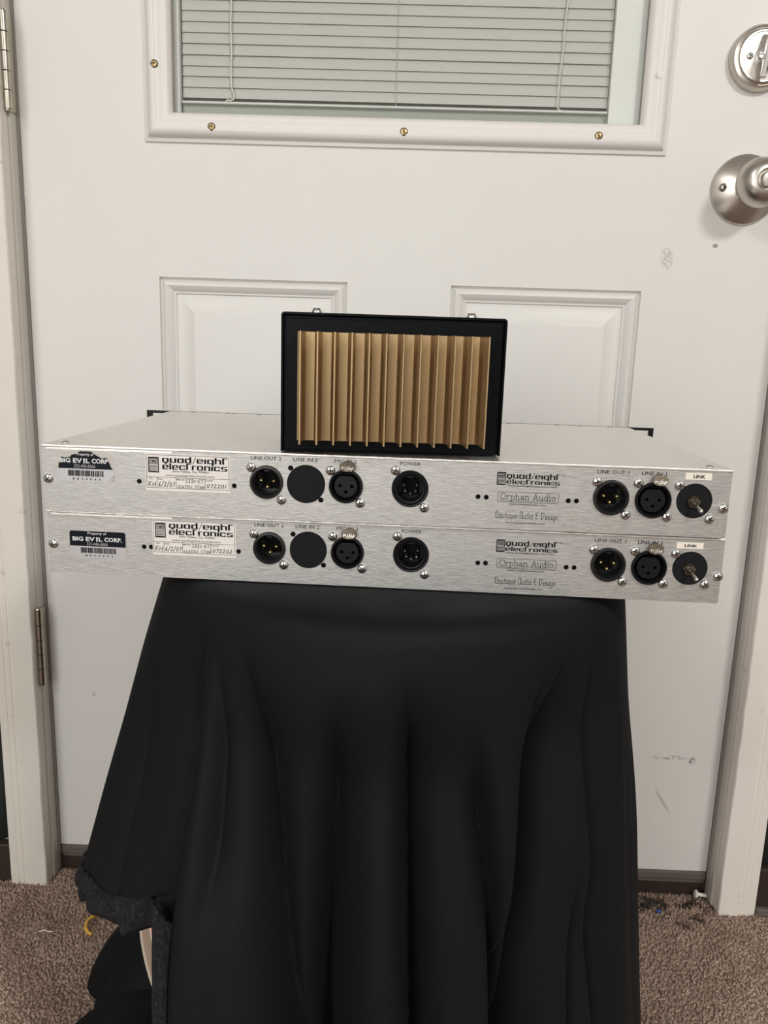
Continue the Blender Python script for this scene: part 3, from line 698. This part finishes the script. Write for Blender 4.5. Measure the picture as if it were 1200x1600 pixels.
        lathe(bm, [(.0013, .0006), (.0011, .0006)], 14, cap=False)
        obj('moulded_marks', bm, M_blkshine, c)
        # push tab: curved plate leaning out above the ring
        bm = B(); q = []
        for k in range(13):
            a = PI*k/12; q.append((.0049*math.cos(a)*1.0, .0022+.0034*math.sin(a)))
        q += [(-.0047, .0002), (-.0030, -.0012), (0, -.0017), (.0030, -.0012), (.0047, .0002)]
        prism(bm, q, -.0006, .0006)
        bmesh.ops.bevel(bm, geom=[e for e in bm.edges], offset=.0002, segments=1, affect='EDGES')
        txt(bm, 'PUSH', -.0034, .0034, -.0002, .0016, -.0009, .0, 1)
        bmesh.ops.rotate(bm, verts=bm.verts, cent=(0, 0, 0), matrix=Matrix.Rotation(math.radians(-18), 3, 'X'))
        t_ = obj('push_tab', bm, [M_tabmetal, M_silverpin], c, (tx, -.0034, tz)); t_['label'] = 'nickel release tab reading PUSH'
        bm = B(); box(bm, tx-.002, tx+.002, -.0032, .002, tz-.001, tz+.001); obj('tab_stem', bm, M_tabmetal, c)
    female(*MI2, .0108, .0009, .0112); female(*LI1, .0112, .0026, .0112)
    # blank cover behind the LINE IN 2 hole
    bm = B(); lathe(bm, [(.0122, -.0006), (.0122, .0002), (.0119, .0005), (0, .0005)], 56)
    obj('blank_cover', bm, M_leather, u, (LI2[0], 0, LI2[1]), smooth=math.radians(40))
    for x, z in F['notch']+F['hole']:
        bm = B(); lathe(bm, [(.0017, .00015), (0, .00015)] if (x, z) in F['notch'] else [(.00155, -.0014), (0, -.0014)], 16, cap=False); obj('screw_hole', bm, M_cavity, u, (x, 0, z))
    # link switch
    s = thing('toggle_switch', loc=(LK[0], 0, LK[1]), parent=u)
    bm = B(); lathe(bm, [(.0111, -.0030), (.0111, -.0008), (0, -.0008)], 48); obj('blank_cover', bm, M_leather, s)
    bm = B(); lathe(bm, [(.0044, -.001), (.0044, .0010), (.0040, .0014)], 6, cap=True); lathe(bm, [(.0026, .001), (.0026, .0022), (.0021, .0026), (.0018, .0026), (.0017, .0006), (0, .0006)], 24, cap=False, mi=0)
    o = obj('hex_nut', bm, M_tabmetal, s, (-.0002, 0, -.0004)); o.rotation_euler = (0, .15, 0)
    bm = B(); tube(bm, [(0, 0, 0), (.0011, -.0045, -.0021), (.0021, -.0085, -.0041), (.00225, -.0092, -.0044), (.0023, -.0097, -.0046)], .001, 12, rad=[.0008, .0010, .0014, .0012, .0006]); obj('lever', bm, M_steel, s, (-.0002, 0, -.0004), smooth=True)
    # silk-screened lettering on the panel
    y = -.00022
    def cap(s_, x0, x1, za, zb):
        b_ = B(); txt(b_, s_, x0, x1, za, zb, y, .0); obj('caption', b_, M_ink, u)['label'] = 'caption reading '+s_
    t = F['t']; tz0, tz1 = t['z']
    cap('LINE OUT 2', *t['LO2'], tz0, tz1); cap('LINE IN 2', *t['LI2'], tz0, tz1); cap('MIC IN 2', *t['MI2'], tz0, tz1); cap('POWER', *t['PW'], tz0, tz1)
    cap('LINE OUT 1', *t['LO1'], tz0-.0003, tz1-.0003); cap('LINE IN 1', *t['LI1'], tz0-.0003, tz1-.0003)
    gx, gz = F['logo']; bm = B()
    logo_icon(bm, gx, gz, .0055, .0082, y)
    vs, fs = heavy('quad/eight'); put(bm, vs, fs, gx+.0060, gx+.0392, gz+.0042, gz+.0080, y, ref=(-.1, 1.38))
    vs, fs = heavy('electronics'); put(bm, vs, fs, gx+.0060, gx+.0392, gz+.0010, gz+.0039, y, ref=(0, 1.38))
    txt(bm, 'www.quadeightelectronics.com', gx+.0062, gx+.0375, gz-.0010, gz+.0004, y, .012)
    txt(bm, 'TM', gx+.0400, gx+.0418, gz+.0072, gz+.0079, y, .01)
    obj('printed_logo', bm, M_ink, u)['label'] = 'black square emblem and heavy lower-case logo'; bm = B()
    ox, oz = gx+.0012, gz-.0107
    q = arc(0, 0, .0008, .0008, 180, 270, 3); w_, h_ = .0380, .0064
    rr = [(ox+.0008+p[0], oz+.0008+p[1]) for p in arc(0, 0, .0008, .0008, 180, 270, 3)]+[(ox+w_-.0008+p[0], oz+.0008+p[1]) for p in arc(0, 0, .0008, .0008, 270, 360, 3)]+[(ox+w_-.0008+p[0], oz+h_-.0008+p[1]) for p in arc(0, 0, .0008, .0008, 0, 90, 3)]+[(ox+.0008+p[0], oz+h_-.0008+p[1]) for p in arc(0, 0, .0008, .0008, 90, 180, 3)]
    vs, fs = strokes([rr+[rr[0]]], .00022)
    V = [bm.verts.new((p[0], y, p[1])) for p in vs]
    for f in fs: bm.faces.new([V[i] for i in f])
    rects(bm, [(ox+.0010, oz+.00075, ox+w_-.0012, oz+.00095)], y)
    vs, fs = pen('Orphan Audio', SERIF, .085); put(bm, vs, fs, ox+.0014, ox+w_-.0018, oz+.0017, oz+h_-.0009, y, ref=(0, 1.0))
    txt(bm, 'www.orphanaudio.com', ox+.0068, ox+.0306, oz-.0021, oz-.0006, y, .008)
    obj('printed_logo', bm, M_ink, u)['label'] = 'boxed logo reading Orphan Audio'; bm = B()
    vs, fs = pen('Boutique Audio & Design', DECO, .075); put(bm, vs, fs, gx+.0005, gx+.0395, gz-.0210, gz-.0168, y, ref=(0, 1.0))
    txt(bm, 'www.boutiqueaudio.com', gx+.0066, gx+.0320, gz-.0248, gz-.0233, y, .008)
    obj('printed_logo', bm, M_ink, u)['label'] = 'thin logo reading Boutique Audio & Design'
    # LINK tape label
    (lx0, lx1, lz0, lz1) = F['link']
    lb = simple('tape_label', M_paper2, lx0, lx1, -.0003, 0, lz0, lz1, kind=None, parent=u); lb['label'] = 'cream tape label reading LINK'
    bm = B(); txt(bm, 'LINK', lx0+.0048, lx1-.0038, lz0+.0010, lz1-.0011, -.00045, .028); obj('lettering', bm, M_ink, lb)
    # white maker's sticker
    (x0, x1, z0, z1) = F['lab']
    lb = simple('maker_sticker', M_paper, x0, x1, -.0003, 0, z0, z1, kind=None, parent=u); lb['label'] = 'white sticker with logo and handwritten serial ' + serial
    bm = B(); yy = -.00045; W_, H_ = x1-x0, z1-z0
    def X(a): return x0+W_*a
    def Z(a): return z0+H_*a
    lw = .00022
    def hl(a, b, z): rects(bm, [(X(a), Z(z)-lw/2, X(b), Z(z)+lw/2)], yy)
    def vl(a, c, d, k=1): rects(bm, [(X(a)-lw*k/2, Z(c), X(a)+lw*k/2, Z(d))], yy)
    hl(.015, .985, .965); hl(.015, .985, .08); vl(.015, .08, .965); vl(.985, .08, .965); hl(.015, .985, .37)
    for a in (.135, .36, .70): vl(a, .08, .37)
    logo_icon(bm, X(.035), Z(.49), W_*.125, H_*.415, yy)
    vs, fs = heavy('quad/eight'); put(bm, vs, fs, X(.20), X(.965), Z(.755), Z(.935), yy, ref=(-.1, 1.38))
    vs, fs = heavy('electronics'); put(bm, vs, fs, X(.20), X(.965), Z(.585), Z(.755), yy, ref=(0, 1.38))
    txt(bm, 'Simi Valley, Ca. 93063', X(.32), X(.745), Z(.495), Z(.57), yy, .004)
    obj('lettering', bm, M_ink, lb)
    bm = B(); txt(bm, 'www.quadeightelectronics.com', X(.235), X(.815), Z(.385), Z(.46), yy, .004)
    txt(bm, 'QC', X(.04), X(.09), Z(.30), Z(.35), yy, .004); txt(bm, 'Date', X(.145), X(.20), Z(.30), Z(.35), yy, .004); txt(bm, 'Model', X(.37), X(.46), Z(.30), Z(.35), yy, .004); txt(bm, 'Serial', X(.71), X(.79), Z(.30), Z(.35), yy, .004)
    obj('small_lettering', bm, M_inkgrey, lb)
    bm = B()
    for s_, a, b, c, d in (('KH', .03, .125, .10, .26), ('6/2/07', .15, .35, .10, .27), ('S33C-ET', .47, .69, .235, .35), ('CLASSIC STON', .375, .695, .09, .185), (serial, .72, .955, .12, .24)):
        vs, fs = pen(s_, HAND, .12, .15); put(bm, vs, fs, X(a), X(b), Z(c), Z(d), yy)
    obj('handwriting', bm, M_ink, lb)
    # owner's silver sticker
    (x0, x1, z0, zm, z1) = F['be']; W_ = x1-x0
    def X(a): return x0+W_*a
    r_ = .0015
    def rr_poly(xa, xb, za, zb, rt, rb):
        p = []
        for cx, cz, a0, r in ((xb-rt, zb-rt, 0, rt), (xa+rt, zb-rt, 90, rt), (xa+rb, za+rb, 180, rb), (xb-rb, za+rb, 270, rb)):
            p += arc(cx, cz, r, r, a0, a0+90, 4) if r > 0 else [(cx, cz)]
        return p
    if not torn:
        bm = B(); prism(bm, rr_poly(x0, x1, z0, z1, r_, r_), -.0003, 0)
        lb = obj('owner_sticker', bm, M_foil, u); lb['label'] = 'intact silver and black owner sticker reading BIG EVIL CORP.'
        bm = B(); q = rr_poly(x0+.0003, x1-.0003, zm, z1-.0003, r_, 0); V = [bm.verts.new((a, -.00040, b)) for a, b in q]; bm.faces.new(V); obj('black_band', bm, M_navy, lb)
    else:
        bm = B(); prism(bm, [(x0, z0+.001), (x0+.0008, z0), (x0+W_*.90, z0), (x0+W_*.93, z0+.002), (x1, z0+.0048), (x1, zm), (x1-.0003, zm+.0002), (x0+.0015, zm+.0002), (x0, zm)], -.0003, 0)
        lb = obj('owner_sticker', bm, M_foil, u); lb['label'] = 'torn owner sticker with ragged top reading BIG EVIL CORP'
        H2 = z1-zm
        q = [(.03, 0), (.985, 0), (.955, .12), (.93, .34), (.90, .52), (.885, .66), (.86, .68), (.80, .62), (.76, .70), (.68, .84), (.62, 1), (.42, 1), (.36, .86), (.27, .78), (.24, .66), (.15, .62), (.10, .66), (.07, .60), (.09, .52), (.05, .34), (.04, .28)]
        bm = B(); V = [bm.verts.new((X(a), -.00040, zm+H2*b)) for a, b in q]; bm.faces.new(V); obj('black_band', bm, M_navy, lb)
        bm = B(); q2 = [(-.02, .05), (.03, 0), (.98, .0), (1.0, .3), (.98, .75), (.90, .95), (.80, .98), (.6, 1.08), (.4, 1.08), (.2, .95), (.05, 1.0), (-.02, .75), (.01, .4)]
        V = [bm.verts.new((X(a), -.00012, zm+H2*b)) for a, b in q2]; bm.faces.new(V); obj('glue_residue', bm, M_residue, lb)
        bm = B(); prism(bm, [(X(.93), z0+.0002), (X(1.0), z0+.0045), (X(.985), z0+.0008)], -.0006, -.0003); obj('curled_corner', bm, M_residue, lb)
    H2 = z1-zm; bm = B(); yy = -.00055
    txt(bm, 'Property of', X(.33) if not torn else X(.36), X(.66), zm+H2*.71, zm+H2*.93, yy, .008)
    a0, a1 = (.06, .93) if not torn else (.06, .90)
    vv = [('BIG', .06, .25), ('EV', .295, .455), ('L', .52, .585), ('CORP.' if not torn else 'CORP', .62, .93 if not torn else .905)]
    for s_, a, b in vv: txt(bm, s_, X(a), X(b), zm+H2*.33, zm+H2*.60, yy, .035)
    bm2 = [(.475, .58), (.49, .62), (.505, .58), (.500, .33), (.49, .27), (.480, .33)]; V = [bm.verts.new((X(a), yy, zm+H2*b)) for a, b in bm2]; bm.faces.new(V)
    obj('lettering', bm, M_white_ink, lb)
    bm = B(); txt(bm, '323-446-8666', X(.31), X(.68), zm+H2*.06, zm+H2*.26, yy, .004); obj('phone_number', bm, mat('grey_number_ink', (.35, .35, .36), .5), lb)
    bm = B(); HB = zm-z0; rb = random.Random(7); x = .20
    while x < .81:
        w_ = rb.choice((.008, .008, .014, .02)); rects(bm, [(X(x), z0+HB*.42, X(min(x+w_, .82)), z0+HB*.88)], yy); x += w_+rb.choice((.007, .007, .012, .016))
    code = 'BEC0044' if not torn else 'BEC0043'
    for i, ch in enumerate(code): txt(bm, ch, X(.28+i*.075), X(.31+i*.075), z0+HB*.13, z0+HB*.28, yy, .01)
    obj('barcode', bm, M_ink, lb)
    return u
zA = .6371
F1 = dict(c=[(-.0723, .0242), (-.0469, .0240), (-.0214, .0237), (.0194, .0237), (.1453, .0231), (.1712, .0226), (.1966, .0230)],
          s=[(x, z-zA) for x, z in [(-0.0821, 0.6707), (-0.0626, 0.6503), (-0.0314, 0.6707), (-0.0121, 0.6504), (0.0098, 0.6724), (0.0288, 0.6491), (0.1358, 0.6702), (0.1551, 0.6498), (0.1612, 0.6704), (0.1806, 0.6495), (0.1866, 0.6699), (0.2069, 0.6493), (0.2146, 0.6563), (-0.2145, 0.6584)]],
          notch=[(-.0568, .6712-zA), (-.0372, .6513-zA)],
          hole=[(x, z-zA) for x, z in [(-0.1549, 0.6585), (-0.0931, 0.658), (0.0625, 0.6573), (0.0677, 0.6572), (0.119, 0.657), (0.1241, 0.6571)]],
          lab=(-.1505, -.0955, .6532-zA, .6773-zA), be=(-.2087, -.1712, .6572-zA, .6655-zA, .6768-zA), link=(.1896, .2056, .6737-zA, .6780-zA), logo=(.0737, .0286),
          t=dict(z=(.0386, .0409), LO2=(-.0822, -.0629), LI2=(-.0551, -.0396), MI2=(-.0288, -.0148), PW=(.0126, .0256), LO1=(.1356, .1551), LI1=(.1629, .1781)),
          lid=[(-.193, .256), (-.160, .256), (-.154, .256), (-.130, .256), (-.075, .256), (.105, .256), (.150, .256), (.172, .256), (.1985, .256), (-.2075, .012), (.2075, .012)])
zB = .5931
F2 = dict(c=[(-.0713, .0234), (-.0455, .0233), (-.0198, .0229), (.0218, .0233), (.1485, .0226), (.1743, .0220), (.2001, .0225)],
          s=[(x, z-zB) for x, z in [(-0.0815, 0.6259), (-0.0616, 0.6057), (-0.0296, 0.6264), (-0.0099, 0.6056), (0.0124, 0.6284), (0.0311, 0.6036), (0.1386, 0.6255), (0.1583, 0.6051), (0.1646, 0.6257), (0.1842, 0.605), (0.1903, 0.6253), (0.2104, 0.6057), (0.218, 0.6114), (-0.2165, 0.6131)]],
          notch=[(-.0556, .6268-zB), (-.0353, .6067-zB)],
          hole=[(x, z-zB) for x, z in [(-0.1551, 0.6134), (-.1503, .6135), (-0.0917, 0.6131), (0.0653, 0.6128), (0.0703, 0.6129), (0.1221, 0.6126), (0.1272, 0.6126)]],
          lab=(-.1491, -.0933, .6088-zB, .6329-zB), be=(-.2056, -.1671, .6044-zB, .6124-zB, .6230-zB), link=(.1903, .2069, .6288-zB, .6328-zB), logo=(.0765, .0280),
          t=dict(z=(.0378, .0401), LO2=(-.0811, -.0618), LI2=(-.0540, -.0385), MI2=(-.0270, -.0130), PW=(.0152, .0282), LO1=(.1390, .1585), LI1=(.1660, .1812)),
          lid=[])
rack_unit('silver rack unit on top of the other, carrying the heat sink box, torn owner sticker', (.4528, -.5114, zA), -.0290, .4361, .0435, .2680, F1, True, '072201', True)
rack_unit('silver rack unit at the bottom on the black cloth, with the intact owner sticker', (.4527, -.5061, zB), -.0362, .4403, .0430, .2680, F2, True, '072202', False)

# ------------------------------------------------------------------ black box with gold heat sink
ZB_ = .6806
hb = thing('heat_sink_box', 'black metal box with gold finned heat sink standing on the top rack unit', 'power supply', (.4593, -.5036, ZB_), .073)
BW, BH, BD, BZ = .1402, .086, .115, .0011
bm = B()
w2 = BW/2
box(bm, -w2+.0012, w2-.0012, .0020, BD, BZ, BZ+BH-.0016, bev=.0008)
obj('enclosure', bm, M_boxblack, hb)
bm = B(); box(bm, -w2+.0026, w2-.0026, .0008, .0024, BZ+.0012, BZ+BH-.0036, bev=.0006); obj('end_plate', bm, M_boxblack, hb)
# wrap-around lid: inverted U seen edge on
bm = B()
o_ = [(-w2, BZ), (-w2, BZ+BH-.0022)]+[(-w2+.0022+p[0], BZ+BH-.0022+p[1]) for p in arc(0, 0, .0022, .0022, 180, 90, 4)]+[(w2-.0022+p[0], BZ+BH-.0022+p[1]) for p in arc(0, 0, .0022, .0022, 90, 0, 4)]+[(w2, BZ)]
i_ = [(w2-.0012, BZ), (w2-.0012, BZ+BH-.0014), (-w2+.0012, BZ+BH-.0014), (-w2+.0012, BZ)]
prism(bm, o_+i_, 0, BD+.001); obj('lid', bm, M_boxblack, hb)
for sx in (-.0487, .0487):
    o = mobj('screw', pan_screw_mesh(.0033, .0026, .0024), [M_steel, M_dark], hb, (sx, .010, BZ+BH), smooth=math.radians(40)); o.rotation_euler = (-PI/2, 0, sx*9)
hs = thing('heat_sink', parent=hb)
hx_0, hx_1, hz_0, hz_1 = -.0597, .0590, .0088, .0755
bm = B(); box(bm, hx_0, hx_1, -.0046, .0010, hz_0, hz_1, bev=.0003)
obj('base_plate', bm, M_goldal, hs)
fin = None
xs_ = [-.0570+i*.1118/11 for i in range(12)]
bm = B(); pts = [(-.0024, -.0045), (-.0010, -.0062), (-.00065, -.0100), (-.00060, -.0258), (-.0004, -.0262), (.0004, -.0262), (.00060, -.0258), (.00065, -.0100), (.0010, -.0062), (.0024, -.0045)]
a = [bm.verts.new((x, y, hz_0)) for x, y in pts]; b = [bm.verts.new((x, y, hz_1)) for x, y in pts]
for k in range(len(pts)-1): bm.faces.new((a[k], a[k+1], b[k+1], b[k]))
bm.faces.new(a); bm.faces.new(b)
fin = bpy.data.meshes.new('fin'); bmesh.ops.recalc_face_normals(bm, faces=bm.faces); bm.to_mesh(fin); bm.free()
for x in xs_: mobj('fin', fin, M_goldal, hs, (x, 0, 0))
for sx in (-1, 1):
    for y in (.014, BD-.014):
        bm = B(); lathe(bm, [(.006, 0), (.006, BZ), (0, BZ)], 20, axis='z'); obj('rubber_foot', bm, M_rubber, hb, (sx*.055, y, 0))

# ------------------------------------------------------------------ stool cloth
SX, SY, SZ, SR = .4635, -.402, .5925, .175
def sst(a, b, x):
    t = min(1, max(0, (x-a)/(b-a))); return t*t*(3-2*t)
VAL = [  # angle at top, angle at drop .25, depth, start drop, end drop, width deg, sharp side
    (-132.5, -130.8, .017, .00, 9, 2.6, 0), (-127, -121, .011, .01, .13, 2.2, 1), (-121, -108.5, .020, .005, 9, 3.6, 1), (-100, -103, .022, .02, 9, 4.2, 1),
    (-86.5, -82.5, .024, .01, 9, 3.4, 1), (-74, -62.5, .016, .04, 9, 2.2, 0), (-57, -61.5, .024, .01, 9, 3.2, 1), (-52, -56.5, .020, .005, 9, 2.2, 1), (-43, -44, .012, .16, 9, 1.8, 1), (-42, -37, .010, .0, 9, 2.0, 1),
    (-8, -6, .008, .02, 9, 5, 1), (25, 25, .016, .02, 9, 6, 1), (60, 62, .016, .02, 9, 6, 1), (100, 100, .016, .02, 9, 6, 1), (140, 138, .016, .02, 9, 5, 1), (176, 172, .006, .04, 9, 5, 1), (-150, -146, .006, .04, 9, 6, 1)]
def flare(ph):   # outward slope of the hanging cloth by direction
    return .12+.18*math.exp(-((ph % 360-195)/45)**2)
def cloth_r(ph, s):
    r = SR+flare(ph)*s
    g = sst(.01, .20, s)
    r += .004*g
    for at, ab, dp, s0, s1, wd, shp in VAL:
        a = at+(ab-at)*min(1.25, s/.25)
        d = ((ph-a+180) % 360)-180
        k = sst(s0, s0+.08, s)*(1-sst(s1, s1+.08, s))
        if k <= 0: continue
        wl, wr = (wd*.7, wd*2.6) if shp else (wd*2.6, wd*.6)
        q = math.exp(-abs(d)/(wr if d > 0 else wl))
        r -= 1.35*dp*k*q*(.8+1.0*min(1, s/.3))
    r += g*.007*noise.noise(Vector((math.cos(math.radians(ph))*3.2, math.sin(math.radians(ph))*3.2, s*1.8)))
    r += g*.0035*noise.noise(Vector((math.cos(math.radians(ph))*9, math.sin(math.radians(ph))*9, s*3+5)))
    return r
HZ = [(150, .30), (170, .31), (185, .328), (192, .342), (200, .353), (207, .366), (212, .364), (219, .373), (224, .381), (229, .389), (231, .39), (240, .39)]
def zlow(ph):
    d = ph % 360   # left flap spans about 160..231 degrees
    flap = sst(150, 166, d)*(1-sst(230.0, 231.6, d))
    zf = .3
    for (a, za), (b, zb_) in zip(HZ, HZ[1:]):
        if a <= d <= b: zf = za+(zb_-za)*(d-a)/(b-a)
    return .012+(zf-.012)*flap
def shear(ph, s):   # the slit edge hangs plumb while the cloth flares
    return max(0, min(6, 48*(s-.20)))*math.exp(-((ph % 360-231)/7)**2)
def make_cloth():
    bm = B(); NPH = 900; rows = []
    phs = [360*k/NPH for k in range(NPH)]
    def ring(fn): return [bm.verts.new(fn(p)) for p in phs]
    ctr = bm.verts.new((SX, SY, SZ))
    for rr in (.05, .10, .13, .145, .155): rows.append(ring(lambda p: (SX+rr*math.cos(math.radians(p)), SY+rr*math.sin(math.radians(p)), SZ)))
    for k in range(1, 6):
        a = k/5*PI/2*.92; rad = .016
        rows.append(ring(lambda p: (SX+(SR-rad+rad*math.sin(a))*math.cos(math.radians(p)), SY+(SR-rad+rad*math.sin(a))*math.sin(math.radians(p)), SZ-rad+rad*math.cos(a))))
    s_start = .016*(1-math.cos(PI/2*.92))
    NS = 90
    for j in range(1, NS+1):
        t = (j/NS)**1.15
        def fn(p):
            zl = zlow(p); z = SZ-s_start-(SZ-s_start-zl)*t; s = SZ-s_start-z
            p = p+shear(p, s); r = cloth_r(p, s)
            return (SX+r*math.cos(math.radians(p)), SY+r*math.sin(math.radians(p)), z)
        rows.append(ring(fn))
    for k in range(NPH): bm.faces.new((ctr, rows[0][k], rows[0][(k+1) % NPH]))
    for a, b in zip(rows, rows[1:]):
        for k in range(NPH): bm.faces.new((a[k], b[k], b[(k+1) % NPH], a[(k+1) % NPH]))
    return bm
cl = thing('stool_cover', 'black cloth draped over a round stool under the stacked rack units', 'cloth', (0, 0, 0))
o = obj('cloth', make_cloth(), M_cloth, cl, smooth=True)
# stitched fleece edge along the lifted hem at the left
def hem():
    bm = B(); rows = []
    phs = [158+k*.5 for k in range(int((230.0-158)/.5)+1)]
    path = []
    for p in phs:
        zl = zlow(p); s = SZ-.01-zl; r = cloth_r(p, s); path.append((p, r, zl))
    p_end, r_end, z_end = path[-1]
    wv = lambda k: noise.noise(Vector((k*.11, .3, 0)))
    for k, (p, r, z) in enumerate(path):
        c, s_ = math.cos(math.radians(p)), math.sin(math.radians(p)); row = []
        wdt = .024+.006*wv(k*.9)+.0015*math.sin(k*.33)
        for q in range(9):
            t = q/8
            out = .004*math.sin(PI*t)+.0035*math.sin(k*.36+t*2.5+2*wv(k*.5))*t+.002*wv(k*2+q)
            row.append(bm.verts.new((SX+(r+out-.002+.006*t*0)*c, SY+(r+out-.002)*s_, z+.003-wdt*t+.002*wv(k*3+q*5))))
        rows.append(row)
    for a, b in zip(rows, rows[1:]):
        for q in range(8): bm.faces.new((a[q], a[q+1], b[q+1], b[q]))
    # edge falling down beside the slit
    rows = []
    for j in range(40):
        t = j/39; z = z_end-.002-(z_end-.010)*t
        s = SZ-.01-z; p = 231.6+shear(231, s)+.3*math.sin(t*5); row = []
        for q in range(7):
            u_ = q/6; pp = p+.8-(8.5-6.3*min(1, t*3.6)**.7)*u_+.4*math.sin(t*22)*u_; r = cloth_r(p, s)+.0025+.003*math.sin(PI*u_)-.006*u_+.0015*wv(j*2+q*4)
            row.append(bm.verts.new((SX+r*math.cos(math.radians(pp)), SY+r*math.sin(math.radians(pp)), z+.006*u_*math.sin(j))))
        rows.append(row)
    for a, b in zip(rows, rows[1:]):
        for q in range(6): bm.faces.new((a[q], a[q+1], b[q+1], b[q]))
    o = obj('fleece_hem', bm, M_fleece, cl, smooth=True); md = o.modifiers.new('s', 'SOLIDIFY'); md.thickness = .003; md.offset = 0
    o['label'] = 'ruffled fleece hem at the lifted left corner'
hem()
# pooled end of the cloth on the floor
def pool(cx, cy, pts, h, seed, name='pooled_fold'):
    """mound: outline given as (angle deg, radius) on the floor"""
    bm = B(); NA, NR = 120, 26
    def R(a):
        a %= 360
        for (a0, r0), (a1, r1) in zip(pts, pts[1:]+[(pts[0][0]+360, pts[0][1])]):
            aa = a if a >= pts[0][0] else a+360
            if a0 <= aa <= a1: t = (aa-a0)/(a1-a0); t = t*t*(3-2*t); return r0+(r1-r0)*t
    ctr = bm.verts.new((cx, cy, h)); rows = []
    for j in range(1, NR+1):
        t = j/NR; row = []
        for i in range(NA):
            a = 360*i/NA; rr = R(a)*t; c, s_ = math.cos(math.radians(a)), math.sin(math.radians(a))
            x, y = cx+rr*c, cy+rr*s_
            z = h*(1-t**2.6)**.8
            z += (t**.3)*(1-t**3)*(.016*noise.noise(Vector((x*13+seed, y*13, 0)))+.018*abs(noise.noise(Vector((x*6+seed*3, y*14, 2)))))
            row.append(bm.verts.new((x, y, max(.002, z+.002))))
        rows.append(row)
    for k in range(NA): bm.faces.new((ctr, rows[0][k], rows[0][(k+1) % NA]))
    for a, b in zip(rows, rows[1:]):
        for k in range(NA): bm.faces.new((a[k], b[k], b[(k+1) % NA], a[(k+1) % NA]))
    return obj(name, bm, M_cloth, cl, smooth=True)
pool(.27, -.285, [(0, .14), (60, .12), (100, .12), (135, .14), (150, .155), (165, .135), (185, .150), (215, .19), (270, .16), (320, .14)], .060, 1.3)
pool(.25, -.205, [(0, .14), (50, .11), (95, .10), (140, .10), (165, .130), (180, .132), (200, .110), (260, .09), (320, .13)], .105, 4.1)

# round cream disc seen through the gap in the cloth
dc = thing('round_tin_lid', 'cream round lid with white and red print leaning inside the cloth gap', 'lid', (.3275, -.395, .238))
bm = B(); lathe(bm, [(.113, .0), (.115, .002), (.115, .012), (.113, .0135), (.1115, .012), (.1115, .004)], 64, cap=False); obj('rim', bm, M_creamrim, dc, smooth=math.radians(40))
bm = B(); lathe(bm, [(.1125, .001), (.1125, .004), (0, .004)], 64); obj('disc', bm, M_cream, dc)
bm = B(); lathe(bm, [(.1092, .0043), (0, .0043)], 48, cap=False); lb = obj('label', bm, M_whitelabel, dc)
bm = B(); lathe(bm, [(.1075, .0046), (.1015, .0046)], 48, cap=False); obj('red_ring', bm, M_red, lb)
dc.rotation_euler = (math.radians(-12), 0, math.radians(-38))

# ------------------------------------------------------------------ small litter
bm = B(); q = [(.0, .0), (-.008, -.006), (-.012, -.015), (-.010, -.026), (-.003, -.034), (.002, -.036)]
tube(bm, [(x, y, .0072+.001*math.sin(i)) for i, (x, y) in enumerate(q)], .0021, 8)
o = obj('wire_offcut', bm, M_yellow, None, (.0935, -.098, .0), smooth=True); tag(o, 'short bent orange wire offcut on carpet left of the cloth', 'wire')
bm = B(); lathe(bm, [(.0026, 0), (.0026, .009), (.0056, .0092), (.0060, .0105), (.0045, .0125), (0, .0128)], 20, axis='z'); lathe(bm, [(.0026, -.004), (.0026, 0)], 20, axis='z')
bmesh.ops.rotate(bm, verts=bm.verts, cent=(0, 0, 0), matrix=Matrix.Rotation(math.radians(-82), 3, 'Y'))
o = obj('plastic_plug', bm, M_whitepl, None, (.9115, -.008, .0075), smooth=math.radians(40)); tag(o, 'small white plastic plug on carpet at foot of the right casing', 'plug')
bm = B(); bmesh.ops.create_icosphere(bm, subdivisions=2, radius=.0032); bmesh.ops.scale(bm, verts=bm.verts, vec=(1.2, .9, .6))
o = obj('blue_scrap', bm, M_blue, None, (.8385, -.0437, .0062)); tag(o, 'tiny blue scrap lying on the carpet right of the cloth', 'scrap')
bm = B(); tube(bm, [(-.008, 0, .007), (-.002, .0012, .0085), (.004, 0, .0075), (.009, .0015, .007)], .0006, 6)
o = obj('white_thread', bm, M_whitepl, None, (.0360, -.134, 0)); tag(o, 'short white thread lying on the carpet at the lower left', 'thread')
bm = B(); bmesh.ops.create_icosphere(bm, subdivisions=1, radius=.0016)
o = obj('white_crumb', bm, M_whitepl, None, (-.0430, -.0432, .0058)); tag(o, 'tiny white crumb on carpet at foot of the left casing', 'crumb')
